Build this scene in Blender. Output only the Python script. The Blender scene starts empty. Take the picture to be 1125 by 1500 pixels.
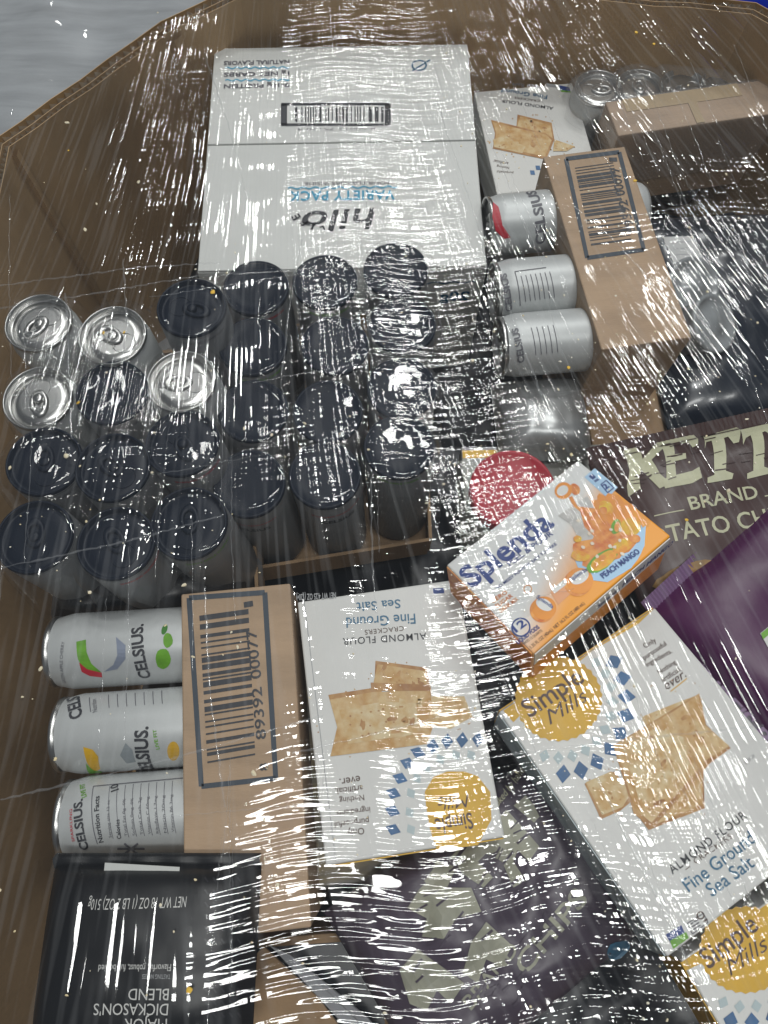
import bpy, bmesh, math, random
import numpy as np
from mathutils import Vector, Matrix, noise
random.seed(7)
SC = bpy.context.scene
COL = SC.collection
R = math.radians
# ------------------------------------------------------------------ camera
HC, TILT, FPX = 0.54, R(20), 1083.0
cam_d = bpy.data.cameras.new('camera'); cam = bpy.data.objects.new('camera', cam_d); COL.objects.link(cam)
cam.location = (0, 0, HC); cam.rotation_euler = (TILT, 0, 0)
cam_d.sensor_fit = 'VERTICAL'; cam_d.sensor_height = 36.0; cam_d.lens = FPX / 1500 * 36
cam_d.clip_start = 0.01; cam_d.clip_end = 100
SC.camera = cam
# ------------------------------------------------------------------ world + lamps (warehouse ceiling lamps)
W = bpy.data.worlds.new('World'); SC.world = W; W.use_nodes = True
W.node_tree.nodes['Background'].inputs[0].default_value = (0.80, 0.90, 1.0, 1)
W.node_tree.nodes['Background'].inputs[1].default_value = 0.075
def lamp(x, y, z, sx, sy, power):
    d = bpy.data.lights.new('ceiling_lamp', 'AREA'); d.shape = 'RECTANGLE'; d.size = sx; d.size_y = sy
    d.energy = power; d.color = (0.99, 1.0, 0.975)
    o = bpy.data.objects.new('ceiling_lamp', d); COL.objects.link(o); o.location = (x, y, z)
for lx, ly, p, wx in ((0.38, 2.7, 24, .5), (0.36, 1.0, 24, .8), (0.25, -0.75, 34, 1.5), (0.15, 4.4, 24, .5), (-0.25, 6.2, 36, .6), (1.20, 2.6, 22, .36), (1.85, -1.0, 18, .36), (2.2, 3.9, 18, .36), (-1.95, 2.6, 6, .18)):
    lamp(lx, ly, 4.2, wx, 0.40, p)
vs = SC.view_settings
vs.view_transform = 'Standard'; vs.look = 'None'; vs.gamma = 1; vs.use_curve_mapping = False
vs.exposure = 0.40
SC.cycles.transparent_max_bounces = 24
SC.cycles.max_bounces = 6; SC.cycles.diffuse_bounces = 3; SC.cycles.glossy_bounces = 3
# ------------------------------------------------------------------ measuring helpers
CT, ST = math.cos(TILT), math.sin(TILT)
EYE = Vector((0, 0, HC))
def ray(px, py):
    dx, dy = (px - 562.5) / FPX, (750 - py) / FPX
    return Vector((dx, ST + dy * CT, -CT + dy * ST))
def P(px, py, z):                       # point of the photograph measured on the level z
    d = ray(px, py); t = (z - HC) / d.z
    return EYE + d * t
# ------------------------------------------------------------------ materials
MATS = {}
def mat(name, col, rough=0.5, metal=0.0, var=0.0, vscale=40, stretch=(1, 1, 1), bump=0.0, bscale=200, spec=0.5, col2=None, coat=0.0):
    if name in MATS: return MATS[name]
    m = bpy.data.materials.new(name); m.use_nodes = True
    nt = m.node_tree; b = nt.nodes['Principled BSDF']
    b.inputs['Base Color'].default_value = (*col, 1); b.inputs['Roughness'].default_value = rough
    b.inputs['Metallic'].default_value = metal; b.inputs['Specular IOR Level'].default_value = spec
    b.inputs['Coat Weight'].default_value = coat; b.inputs['Coat Roughness'].default_value = 0.12
    if var or bump or col2:
        tc = nt.nodes.new('ShaderNodeTexCoord'); mp = nt.nodes.new('ShaderNodeMapping'); mp.inputs['Scale'].default_value = stretch
        nt.links.new(tc.outputs['Object'], mp.inputs[0])
        n = nt.nodes.new('ShaderNodeTexNoise'); n.inputs['Scale'].default_value = vscale; n.inputs['Detail'].default_value = 6
        nt.links.new(mp.outputs[0], n.inputs['Vector'])
        if var or col2:
            mx = nt.nodes.new('ShaderNodeMix'); mx.data_type = 'RGBA'
            c2 = col2 or tuple(c * (1 - var) for c in col)
            mx.inputs[6].default_value = (*col, 1); mx.inputs[7].default_value = (*c2, 1)
            mr = nt.nodes.new('ShaderNodeMapRange'); mr.inputs[1].default_value = 0.35; mr.inputs[2].default_value = 0.65
            nt.links.new(n.outputs['Fac'], mr.inputs[0]); nt.links.new(mr.outputs[0], mx.inputs[0])
            nt.links.new(mx.outputs[2], b.inputs['Base Color'])
        if bump:
            n2 = nt.nodes.new('ShaderNodeTexNoise'); n2.inputs['Scale'].default_value = bscale; n2.inputs['Detail'].default_value = 4
            nt.links.new(mp.outputs[0], n2.inputs['Vector'])
            bp = nt.nodes.new('ShaderNodeBump'); bp.inputs['Strength'].default_value = bump; bp.inputs['Distance'].default_value = 0.002
            nt.links.new(n2.outputs['Fac'], bp.inputs['Height']); nt.links.new(bp.outputs[0], b.inputs['Normal'])
    MATS[name] = m
    return m
KRAFT = mat('kraft_board', (.36, .235, .13), .75, var=.25, vscale=30, stretch=(1, 1, .25), bump=.15, bscale=260)
KRAFT_WALL = mat('kraft_wall', (.52, .35, .19), .8, var=.35, vscale=9, stretch=(1, 1, .3), bump=.2, bscale=150)
KRAFT_EDGE = mat('kraft_edge', (.66, .55, .41), .8, var=.3, vscale=120)
KRAFT_PINK = mat('kraft_tray', (.46, .32, .205), .6, var=.22, vscale=14, stretch=(1, 3, 1), bump=.35, bscale=60)
KRAFT_TAPE = mat('kraft_tape', (.46, .33, .17), .35, var=.15, vscale=30)
WHITE = mat('white_board', (.66, .67, .65), .5, var=.07, vscale=14, bump=.05, bscale=120)
WHITE_GLOSS = mat('white_print', (.68, .68, .66), .38, var=.06, vscale=16, bump=.05, bscale=90)
INK = mat('black_ink', (.035, .037, .045), .5)
GREYINK = mat('grey_ink', (.13, .13, .15), .5)
PALEINK = mat('pale_ink', (.35, .36, .37), .5)
BROWNINK = mat('brown_ink', (.10, .06, .045), .5)
SLATE = mat('slate_ink', (.05, .065, .085), .6)
BLUEINK = mat('blue_ink', (.02, .05, .22), .45)
TEAL = mat('teal_ink', (.05, .16, .27), .5)
SKYINK = mat('sky_ink', (.10, .42, .62), .5)
PALEBLUE = mat('pale_blue_ink', (.38, .58, .78), .45)
MIST = mat('mist_ink', (.46, .55, .57), .5)
DIAMOND = mat('diamond_ink', (.05, .15, .33), .45, var=.25, vscale=60)
YELLOW = mat('yellow_print', (.72, .42, .02), .42, var=.18, vscale=30)
ORANGE = mat('orange_print', (.80, .29, .03), .42, var=.12, vscale=50)
ORANGE_DK = mat('orange_dark_print', (.62, .16, .03), .45, var=.25, vscale=150, col2=(.80, .36, .08))
REDINK = mat('red_ink', (.50, .02, .04), .45)
GREENINK = mat('green_ink', (.16, .42, .03), .45, var=.3, vscale=90)
MANGO = mat('mango_print', (.75, .50, .03), .45, var=.4, vscale=160, col2=(.72, .26, .03))
CRACKER = mat('cracker_print', (.50, .27, .08), .5, vscale=110, col2=(.66, .49, .26))
CRACKER_LT = mat('cracker_light_print', (.57, .36, .14), .5, vscale=130, col2=(.68, .55, .33))
CRACKER_EDGE = mat('cracker_edge_print', (.36, .17, .06), .5, vscale=90, col2=(.56, .33, .13))
CREAM = mat('cream_ink', (.58, .58, .40), .5, var=.12, vscale=60)
SILVER = mat('aluminium', (.52, .52, .51), .30, metal=1.0, bump=.02, bscale=60)
CANWHITE = mat('can_paint', (.56, .58, .58), .40, metal=.2, var=.08, vscale=20)
CANSHADE = mat('can_shaded_paint', (.27, .28, .29), .42, metal=.2, var=.1, vscale=20)  # darker copy of the can paint, with shade between packed cans in its colour
CANBLACK = mat('black_lid', (.007, .012, .024), .42, spec=.22)
BLACKBAG = mat('black_foil_bag', (.010, .011, .014), .38, var=.3, vscale=20, bump=.10, bscale=45)
KETTLEBAG = mat('brown_foil_bag', (.080, .046, .044), .36, var=.25, vscale=18, bump=.12, bscale=40)
VIOLETBAG = mat('violet_foil_bag', (.080, .062, .088), .36, var=.25, vscale=18, bump=.12, bscale=40)
PURPLE = mat('purple_foil', (.082, .011, .075), .36, var=.25, vscale=16, bump=.10, bscale=45)
PURPLE_LT = mat('purple_ink', (.22, .13, .25), .45)
SHADEFILL = mat('shade_fill', (.012, .015, .022), .35, var=.4, vscale=12, bump=.3, bscale=25)  # dark colour standing in for shade in the gaps and the open carton
REDPL = mat('red_plastic', (.42, .012, .03), .42, var=.1, vscale=20)
GREYPL = mat('grey_plastic', (.26, .28, .29), .28, var=.3, vscale=25, bump=.2, bscale=40, coat=.5)
BLUEBAG = mat('blue_plastic', (.01, .03, .45), .3, bump=.3, bscale=30)
GREYCOVER = mat('grey_cover', (.36, .38, .40), .5, var=.3, vscale=6, stretch=(1, 7, 1), bump=.5, bscale=14)
CONCRETE = mat('concrete', (.25, .25, .25), .8, var=.3, vscale=5)
CRUMB = mat('crumb', (.72, .60, .36), .7, col2=(.75, .72, .62), vscale=30)
GOLD = mat('golden_crumb', (.75, .47, .06), .6)

# ------------------------------------------------------------------ object helpers
def mesh_obj(name, verts, faces, m, parent=None, smooth=False):
    me = bpy.data.meshes.new(name); me.from_pydata([tuple(v) for v in verts], [], faces); me.update()
    me.materials.append(m)
    if smooth:
        me.polygons.foreach_set('use_smooth', [True] * len(me.polygons))
    o = bpy.data.objects.new(name, me); COL.objects.link(o)
    if parent is not None: o.parent = parent
    return o
def tag(o, label, cat=None, group=None, kind=None):
    o['label'] = label
    if cat: o['category'] = cat
    if group: o['group'] = group
    if kind: o['kind'] = kind
    return o
def boxvf(x0, x1, y0, y1, z0, z1, bev=0.0):
    bm = bmesh.new(); bmesh.ops.create_cube(bm, size=1)
    for v in bm.verts:
        v.co = Vector(((x0 + x1) / 2 + v.co.x * (x1 - x0), (y0 + y1) / 2 + v.co.y * (y1 - y0), (z0 + z1) / 2 + v.co.z * (z1 - z0)))
    if bev: bmesh.ops.bevel(bm, geom=bm.edges[:], offset=bev, segments=2, affect='EDGES', profile=0.5)
    bm.verts.index_update()
    r = ([v.co.copy() for v in bm.verts], [[v.index for v in f.verts] for f in bm.faces]); bm.free()
    return r
def lathe(prof, n=40):
    vs, fs = [], []
    for r, z in prof:
        for k in range(n):
            a = 2 * math.pi * k / n; vs.append((r * math.cos(a), r * math.sin(a), z))
    for i in range(len(prof) - 1):
        for k in range(n):
            k2 = (k + 1) % n; fs.append((i * n + k, i * n + k2, (i + 1) * n + k2, (i + 1) * n + k))
    return vs, fs
def text_mesh(s, bold=0.0, shear=0.0, space=1.0):
    cu = bpy.data.curves.new('t', 'FONT'); cu.body = s; cu.resolution_u = 3; cu.offset = bold; cu.shear = shear; cu.space_character = space
    ob = bpy.data.objects.new('t', cu); COL.objects.link(ob)
    dg = bpy.context.evaluated_depsgraph_get()
    me = bpy.data.meshes.new_from_object(ob.evaluated_get(dg))
    vs = [(v.co.x, v.co.y) for v in me.vertices]; fs = [list(p.vertices) for p in me.polygons]
    bpy.data.objects.remove(ob); bpy.data.curves.remove(cu); bpy.data.meshes.remove(me)
    return vs, fs
def bar_pattern(n, seed):
    rr = random.Random(seed); out = []; x = 0
    while x < n:
        w = rr.choice((1, 1, 1, 2, 2, 3)); out.append((x, x + w)); x += w + rr.choice((1, 1, 2, 2, 3))
    return [(a / n, min(b / n, 1)) for a, b in out]
def inside(poly, X, Y):
    r = np.zeros(X.shape, bool); n = len(poly)
    for i in range(n):
        (x1, y1), (x2, y2) = poly[i], poly[(i + 1) % n]
        if y1 == y2: continue
        c = ((y1 > Y) != (y2 > Y)) & (X < (x2 - x1) * (Y - y1) / (y2 - y1) + x1); r ^= c
    return r
HULL = []                                # (world XY polygon, z) of what the film lies on
class Thing:
    """an Empty at the thing's base; parts are built in its own axes; print is measured on the photo and laid on its real surface"""
    def __init__(s, name, label, cat, M, zp=0.0, group=None, hull=None):
        s.o = bpy.data.objects.new(name, None); s.o.empty_display_size = .02; COL.objects.link(s.o)
        s.o.matrix_world = M; s.M = M; s.Mi = M.inverted(); s.zp = zp; tag(s.o, label, cat, group)
        s.inks = {}; s.piece = 0; s.step = None; s.h = None; s.cyl = None
    def part(s, name, vf, m, parent=None, smooth=False):
        return mesh_obj(name, vf[0], vf[1], m, parent or s.o, smooth)
    def toL(s, px, py):
        o = s.Mi @ EYE; d = (s.Mi.to_3x3() @ ray(px, py))
        if s.cyl:
            a = d.x ** 2 + d.y ** 2; b = 2 * (o.x * d.x + o.y * d.y); c = o.x ** 2 + o.y ** 2 - s.cyl ** 2
            disc = b * b - 4 * a * c
            t = (-b - math.sqrt(max(disc, 0))) / (2 * a); p = o + d * t
            return (math.atan2(p.y, p.x) * s.cyl, p.z)
        z = s.zp
        for _ in range(6 if s.h else 1):
            p = o + d * ((z - o.z) / d.z)
            if s.h: z = s.h(p.x, p.y)
        return (p.x, p.y)
    def surf(s, x, y, e):
        if s.cyl: a = x / s.cyl; return ((s.cyl + e) * math.cos(a), (s.cyl + e) * math.sin(a), y)
        return (x, y, (s.h(x, y) if s.h else s.zp) + e)
    def ink(s, name, m, vs, fs, e=.0002):
        if s.step:
            bm = bmesh.new(); bv = [bm.verts.new((x, y, 0)) for x, y in vs]
            for f in fs:
                try: bm.faces.new([bv[i] for i in f])
                except ValueError: pass
            for ax in ((0,) if s.cyl else (0, 1)):
                lo = min(v.co[ax] for v in bm.verts); hi = max(v.co[ax] for v in bm.verts); k = math.ceil(lo / s.step)
                while k * s.step < hi:
                    co = [0, 0, 0]; no = [0, 0, 0]; co[ax] = k * s.step; no[ax] = 1
                    bmesh.ops.bisect_plane(bm, geom=bm.verts[:] + bm.edges[:] + bm.faces[:], plane_co=co, plane_no=no); k += 1
            bm.verts.index_update()
            vs = [(v.co.x, v.co.y) for v in bm.verts]; fs = [[v.index for v in f.verts] for f in bm.faces]; bm.free()
        V, F = s.inks.setdefault((name, m.name, s.piece), ([], [])); n = len(V)
        V += [s.surf(x, y, e) for x, y in vs]
        for f in fs:                     # keep all print facing out
            ar = sum(vs[f[i]][0] * vs[f[(i + 1) % len(f)]][1] - vs[f[(i + 1) % len(f)]][0] * vs[f[i]][1] for i in range(len(f)))
            g = list(f) if ar > 0 else list(f)[::-1]
            F.append([n + i for i in g])
    def poly(s, name, m, pts, e=.0002):
        L = [s.toL(*p) for p in pts]; s.ink(name, m, L, [list(range(len(L)))], e)
    def blob(s, name, m, cx, cy, rx, ry, rot=0, n=22, jit=0.0, e=.0002, seed=0, scallop=0):
        rr = random.Random(seed); pts = []
        for k in range(n):
            a = 2 * math.pi * k / n; q = 1 + jit * rr.uniform(-1, 1) + (scallop * (k % 2))
            x, y = rx * q * math.cos(a), ry * q * math.sin(a); c, sn = math.cos(R(rot)), math.sin(R(rot))
            pts.append((cx + x * c - y * sn, cy + x * sn + y * c))
        s.poly(name, m, pts, e)
    def ring(s, name, m, cx, cy, r, w, e=.0003, n=28, a0=0, a1=360, squash=1):
        for k in range(n):
            p, q = R(a0 + (a1 - a0) * k / n), R(a0 + (a1 - a0) * (k + 1) / n)
            s.poly(name, m, [(cx + (r + d) * math.cos(t), cy + squash * (r + d) * math.sin(t)) for d, t in ((0, p), (w, p), (w, q), (0, q))], e)
    def line(s, name, m, pts, w, e=.0003):
        for (ax, ay), (bx, by) in zip(pts[:-1], pts[1:]):
            dx, dy = bx - ax, by - ay; l = math.hypot(dx, dy) or 1; nx, ny = -dy / l * w / 2, dx / l * w / 2
            s.poly(name, m, [(ax + nx, ay + ny), (bx + nx, by + ny), (bx - nx, by - ny), (ax - nx, ay - ny)], e)
    def text(s, name, m, txt, A, B, hpx=None, bold=0.0, shear=0.0, e=.0004, space=1.0):
        """baseline from A to B (photo pixels); hpx = capital height in photo pixels"""
        vs, fs = text_mesh(txt, bold, shear, space)
        if not vs: return
        x0 = min(v[0] for v in vs); x1 = max(v[0] for v in vs)
        a = Vector(s.toL(*A)); b = Vector(s.toL(*B)); u = b - a; L = u.length; u /= L; v = Vector((-u.y, u.x)) 
        k = L / (x1 - x0)
        ky = (hpx * L / math.hypot(B[0] - A[0], B[1] - A[1])) / .70 if hpx else k
        out = [tuple(a + u * ((x - x0) * k) + v * (y * ky)) for x, y in vs]
        s.ink(name, m, out, fs, e)
    def barcode(s, m, q, n=60, seed=1, name='barcode'):
        """q: quad in photo pixels, bars run from side q0-q3 to side q1-q2"""
        q = [Vector(p) for p in q]
        for a, b in bar_pattern(n, seed):
            t0, t1 = q[0].lerp(q[1], a), q[0].lerp(q[1], b); b0, b1 = q[3].lerp(q[2], a), q[3].lerp(q[2], b)
            s.poly(name, m, [t0, t1, b1, b0], .0003)
    def flush(s):
        for (name, mn, _), (V, F) in s.inks.items():
            mesh_obj(name, V, F, MATS[mn], s.o)
        s.inks = {}
def face_frame(tl, tr, bl, z, h, zs=None):
    """base matrix + size of a box whose top face has these reading corners in the photo"""
    z3 = zs or (z, z, z)
    a, b, c = P(*tl, z3[0]), P(*tr, z3[1]), P(*bl, z3[2])
    ex = (b - a); w = ex.length; ex = ex / w
    ey = (a - c); ey = ey - ex * ey.dot(ex); l = ey.length; ey /= l
    n = ex.cross(ey)
    if n.z < 0: raise ValueError('frame flipped')
    ctr = (b + c) / 2 - n * h
    M = Matrix(((ex.x, ey.x, n.x, ctr.x), (ex.y, ey.y, n.y, ctr.y), (ex.z, ey.z, n.z, ctr.z), (0, 0, 0, 1)))
    return M, w, l
def carton(name, label, cat, tl, tr, bl, z, h, m, group=None, bev=.0012, zs=None, hull=True):
    M, w, l = face_frame(tl, tr, bl, z, h, zs)
    t = Thing(name, label, cat, M, h, group); t.w, t.l, t.hh = w, l, h
    t.body = t.part('carton_body', boxvf(-w / 2, w / 2, -l / 2, l / 2, 0, h, bev), m)
    if hull: HULL.append(([tuple((M @ Vector((x * w / 2, y * l / 2, h))).xy) for x, y in ((-1, -1), (1, -1), (1, 1), (-1, 1))], (M @ Vector((0, 0, h))).z))
    return t
# ------------------------------------------------------------------ the setting: floor, neighbours, the cardboard bin
g = mesh_obj('floor', [(-6, -6, -1.0), (6, -6, -1.0), (6, 6, -1.0), (-6, 6, -1.0)], [(0, 1, 2, 3)], CONCRETE); g['kind'] = 'structure'

def clear_film(name, rough, haze, refl=1.5, ridges=None):
    m = bpy.data.materials.new(name); m.use_nodes = True; nt = m.node_tree; nt.nodes.clear()
    N = nt.nodes.new; L = nt.links.new
    out = N('ShaderNodeOutputMaterial'); tr = N('ShaderNodeBsdfTransparent')
    df = N('ShaderNodeBsdfDiffuse'); df.inputs[0].default_value = (.8, .82, .85, 1)
    gl = N('ShaderNodeBsdfGlossy'); gl.inputs['Roughness'].default_value = rough
    m1 = N('ShaderNodeMixShader'); m1.inputs[0].default_value = haze; L(tr.outputs[0], m1.inputs[1]); L(df.outputs[0], m1.inputs[2])
    fr = N('ShaderNodeLayerWeight'); fr.inputs['Blend'].default_value = .5
    pw = N('ShaderNodeMath'); pw.operation = 'POWER'; pw.inputs[1].default_value = 4.0; L(fr.outputs['Facing'], pw.inputs[0])
    mu = N('ShaderNodeMath'); mu.operation = 'MULTIPLY_ADD'; mu.inputs[1].default_value = .5 * min(refl, 1); mu.inputs[2].default_value = .042 * refl; mu.use_clamp = True; L(pw.outputs[0], mu.inputs[0])
    m2 = N('ShaderNodeMixShader'); L(mu.outputs[0], m2.inputs[0]); L(m1.outputs[0], m2.inputs[1]); L(gl.outputs[0], m2.inputs[2]); L(m2.outputs[0], out.inputs[0])
    total = None
    for attr, height, detail in ridges or []:      # attribute = (along, across, ridge strength) of one wrinkle family
        at = N('ShaderNodeAttribute'); at.attribute_name = attr
        sp = N('ShaderNodeSeparateXYZ'); L(at.outputs['Vector'], sp.inputs[0])
        n = N('ShaderNodeTexNoise'); n.noise_dimensions = '2D'; n.inputs['Scale'].default_value = 1; n.inputs['Detail'].default_value = detail; n.inputs['Roughness'].default_value = .45
        L(at.outputs['Vector'], n.inputs['Vector'])
        rg = N('ShaderNodeMapRange'); rg.inputs[1].default_value = .28; rg.inputs[2].default_value = .74; L(n.outputs['Fac'], rg.inputs[0])
        h = N('ShaderNodeMath'); h.operation = 'MULTIPLY'; L(rg.outputs[0], h.inputs[0]); L(sp.outputs[2], h.inputs[1])
        h2 = N('ShaderNodeMath'); h2.operation = 'MULTIPLY'; h2.inputs[1].default_value = height; L(h.outputs[0], h2.inputs[0])
        if total is None: total = h2
        else:
            a = N('ShaderNodeMath'); a.operation = 'ADD'; L(total.outputs[0], a.inputs[0]); L(h2.outputs[0], a.inputs[1]); total = a
    if total:
        hz = N('ShaderNodeMapRange'); hz.inputs[1].default_value = .52; hz.inputs[2].default_value = .72; hz.inputs[3].default_value = haze; hz.inputs[4].default_value = haze + .040
        L(n.outputs['Fac'], hz.inputs[0]); L(hz.outputs[0], m1.inputs[0])
        bp = N('ShaderNodeBump'); bp.inputs['Strength'].default_value = 1.0; bp.inputs['Distance'].default_value = 1.0
        L(total.outputs[0], bp.inputs['Height']); L(bp.outputs[0], gl.inputs['Normal']); L(bp.outputs[0], fr.inputs['Normal'])
    MATS[name] = m
    return m
WRAP = clear_film('shrink_wrap', .03, .006, .7)
CLOUDYF = clear_film('cloudy_film', .06, .10, 1.6)
FOLD = clear_film('film_fold', .08, .10, 2.4)

# grey wrapped pallet load next to the bin
M = Matrix.Translation((-.75, .95, -1.0))
t = Thing('wrapped_pallet', 'grey film-wrapped pallet load beyond the bin rim, top left', 'pallet load', M)
n = 170; vs_, fs_ = [], []
for j in range(n + 1):
    for i in range(n + 1):
        x, y = -.9 + 1.45 * i / n, -.75 + 1.5 * j / n
        z = .62 + .012 * noise.noise((x * 5, y * 14, 0)) + .01 * noise.noise((x * 14, y * 5, 3))
        vs_.append((x, y, z))
for j in range(n):
    for i in range(n):
        a = j * (n + 1) + i; fs_.append((a, a + 1, a + n + 2, a + n + 1))
t.part('cover', (vs_, fs_), GREYCOVER, smooth=True)
t.part('load_body', boxvf(-.895, .545, -.745, .745, 0, .59), GREYCOVER)
t.part('film', ([(x, y, z + .014 + .010 * abs(noise.noise((x * 9 + y * 4, y * 9 - x * 3, 5))) + .006 * abs(noise.noise((x * 24, y * 30, 8))) + .002 * noise.noise((x * 70, y * 90, 2))) for x, y, z in vs_], fs_), MATS['cloudy_film'], smooth=True)

RIM = [(-.355, .565), (-.217, .718), (-.15, .766), (.15, .772), (.378, .742), (.53, .60), (.53, -.32), (.38, -.46), (-.22, -.46), (-.345, -.30)]
DEPTH = .55
bin_root = bpy.data.objects.new('cardboard_bin', None); COL.objects.link(bin_root); bin_root.location = (.09, .15, -DEPTH)
tag(bin_root, 'large octagonal brown corrugated cardboard bin holding all the groceries', 'bin')
boff = Vector((.09, .15, -DEPTH))
def off_poly(d):
    out = []; n = len(RIM)
    for i in range(n):
        p0, p1, p2 = Vector(RIM[i - 1]), Vector(RIM[i]), Vector(RIM[(i + 1) % n])
        a = (p1 - p0).normalized(); b = (p2 - p1).normalized(); na = Vector((-a.y, a.x)); nb = Vector((-b.y, b.x))
        m_ = (na + nb).normalized(); out.append(p1 + m_ * (d / max(m_.dot(na), .3)))
    return out
THK = (0, .007, .0175)                    # inner, middle, outer liner
LIN = [off_poly(d) for d in THK]
for i in range(len(RIM)):
    j = (i + 1) % len(RIM)
    V, F = [], []
    L0 = (Vector(RIM[j]) - Vector(RIM[i])).length
    ns = max(2, int(L0 / .03))
    rag = [random.uniform(-.0012, .0012) for _ in range(ns + 1)]
    for k, d in enumerate(THK):
        a, b = LIN[k][i], LIN[k][j]; nrm = Vector((-(b - a).y, (b - a).x)).normalized()
        for s_ in (0, .0007):
            base = len(V)
            for q in range(ns + 1):
                c = a.lerp(b, q / ns) + nrm * s_
                V.append(Vector((c.x, c.y, rag[q] if 0 < q < ns else 0)) - boff)
                V.append(Vector((c.x, c.y, -DEPTH)) - boff)
            for q in range(ns):
                F.append((base + 2 * q, base + 2 * q + 2, base + 2 * q + 3, base + 2 * q + 1))
        b0 = len(V) - 4 * (ns + 1)
        for q in range(ns):
            F.append((b0 + 2 * q, b0 + 2 * q + 2, b0 + 2 * (ns + 1) + 2 * q + 2, b0 + 2 * (ns + 1) + 2 * q))
    pn = mesh_obj('wall_panel', V, F, KRAFT_WALL, bin_root)
    for k, pitch in ((0, .0062), (1, .0090)):
        a0, b0, a1, b1 = LIN[k][i], LIN[k][j], LIN[k + 1][i], LIN[k + 1][j]
        nseg = int(L0 / (pitch / 2)); V, F = [], []
        for q in range(nseg + 1):
            f = q / nseg
            c = a0.lerp(b0, f).lerp(a1.lerp(b1, f), .10 if q % 2 else .92)
            zz = -.0012 + random.uniform(-.0006, .0004)
            V += [Vector((c.x, c.y, zz)) - boff, Vector((c.x, c.y, -.03)) - boff]
            if q: F.append((2 * q - 2, 2 * q, 2 * q + 1, 2 * q - 1))
        mesh_obj('fluting', V, F, KRAFT_EDGE, pn)
bm_v = [Vector((x, y, -DEPTH + .004)) - boff for x, y in RIM]
mesh_obj('bottom', bm_v, [list(range(len(bm_v)))[::-1]], KRAFT_WALL, bin_root)
# folded crease strips standing in the wall corners
for (x, y), w in ((RIM[1], .010), (RIM[0], .006)):
    c = Vector((x, y, 0)) - boff; inn = Vector((-x, .2 - y, 0)).normalized(); side = Vector((inn.y, -inn.x, 0))
    V = [c + side * -w + inn * .001, c + inn * .007, c + side * w + inn * .001]; V += [v + Vector((0, 0, -.4)) for v in V]
    for v in V[:3]: v.z -= .006
    mesh_obj('crease', V, [(0, 1, 4, 3), (1, 2, 5, 4)], KRAFT_WALL, bin_root)
# dark filler sheet under the groceries, its colour standing in for shaded gaps
V, F = [], []; nx, ny = 70, 80
for j in range(ny + 1):
    for i in range(nx + 1):
        x, y = -.27 + .79 * i / nx, -.42 + 1.1 * j / ny
        V.append((x, y, -.215 + .03 * noise.noise((x * 9, y * 9, 1)) + .015 * noise.noise((x * 25, y * 25, 4)) - .10 * max(0, (-.2 - x) / .07)))
for j in range(ny):
    for i in range(nx):
        a = j * (nx + 1) + i; F.append((a, a + 1, a + nx + 2, a + nx + 1))
o = mesh_obj('shade_sheet', V, F, SHADEFILL, None, True); tag(o, 'dark crumpled plastic sheet added to shade the gaps under the groceries', 'plastic sheet')
# blue and red bags outside the far rim
def pillow(w, l, h, n=26, edge=.004, wr=.0, seed=0, p=4.0):
    def f(x, y):
        u, v = min(abs(2 * x / w), 1), min(abs(2 * y / l), 1)
        return edge + h * (max(0, 1 - u ** p) ** .55) * (max(0, 1 - v ** p) ** .55) + wr * noise.noise((x * 22 + seed, y * 22, seed)) * (1 - max(u, v) ** 3) + wr * .5 * noise.noise((x * 60, y * 60, seed + 5)) * (1 - max(u, v) ** 4)
    V, F = [], []
    for side in (1, -1):
        b = len(V)
        for j in range(n + 1):
            for i in range(n + 1):
                x, y = -w / 2 + w * i / n, -l / 2 + l * j / n
                V.append((x, y, f(x, y) if side > 0 else edge * .3 - (f(x, y) - edge) * .25))
        for j in range(n):
            for i in range(n):
                a = b + j * (n + 1) + i; q = (a, a + 1, a + n + 2, a + n + 1); F.append(q if side > 0 else q[::-1])
    return (V, F), f
for nm, lb, c, sz, mm, rz in (('blue_bag', 'bright blue plastic bag beyond the far rim, top right corner', (.47, .845, -.085), (.30, .16, .10), BLUEBAG, .1), ('red_bag', 'small red plastic bag next to the blue bag beyond the rim', (.345, .822, -.045), (.055, .08, .04), REDPL, .3)):
    o = mesh_obj(nm, *pillow(sz[0], sz[1], sz[2], 20, wr=.006, seed=3)[0], mm, None, True); o.location = c; o.rotation_euler = (0, 0, rz)
    tag(o, lb, 'bag')

# ------------------------------------------------------------------ cans
RC, HCAN = .0287, .156
BODY = lathe([(.0, .004), (.020, .003), (.0235, .0), (.0265, .004), (RC, .011), (RC, .140), (.0279, .1445), (.0268, .1490), (.0262, .1520)], 44)
BODYS = lathe([(.0, .004), (.020, .003), (.0235, .0), (.0265, .004), (RC, .011), (RC, .1500), (.0284, .1525)], 44)
LID = lathe([(.0262, .1515), (.0272, .1530), (.0273, .1552), (.0266, .1562), (.0257, .1556), (.0250, .1515), (.0240, .1495), (.0230, .1500), (.0222, .1522), (.0150, .1524), (.0, .1524)], 44)
LIDB = lathe([(.0286, .1512), (.0284, .1520), (.0283, .1552), (.0275, .1562), (.0264, .1556), (.0256, .1520), (.0240, .1508), (.0222, .1522), (.0150, .1524), (.0, .1524)], 44)
def tab_vf():
    V, F = [], []; n = 20
    for ring, (k, z) in enumerate(((1.0, .1532), (.92, .1546), (.55, .1546), (.5, .1534))):
        for q in range(n):
            a = 2 * math.pi * q / n
            V.append((.0035 + .0125 * k * math.cos(a) * (1.0 if math.cos(a) > 0 else .95), .0075 * k * math.sin(a), z))
    for r_ in range(3):
        for q in range(n):
            q2 = (q + 1) % n; F.append((r_ * n + q, r_ * n + q2, (r_ + 1) * n + q2, (r_ + 1) * n + q))
    return V, F
TAB = tab_vf()
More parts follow.
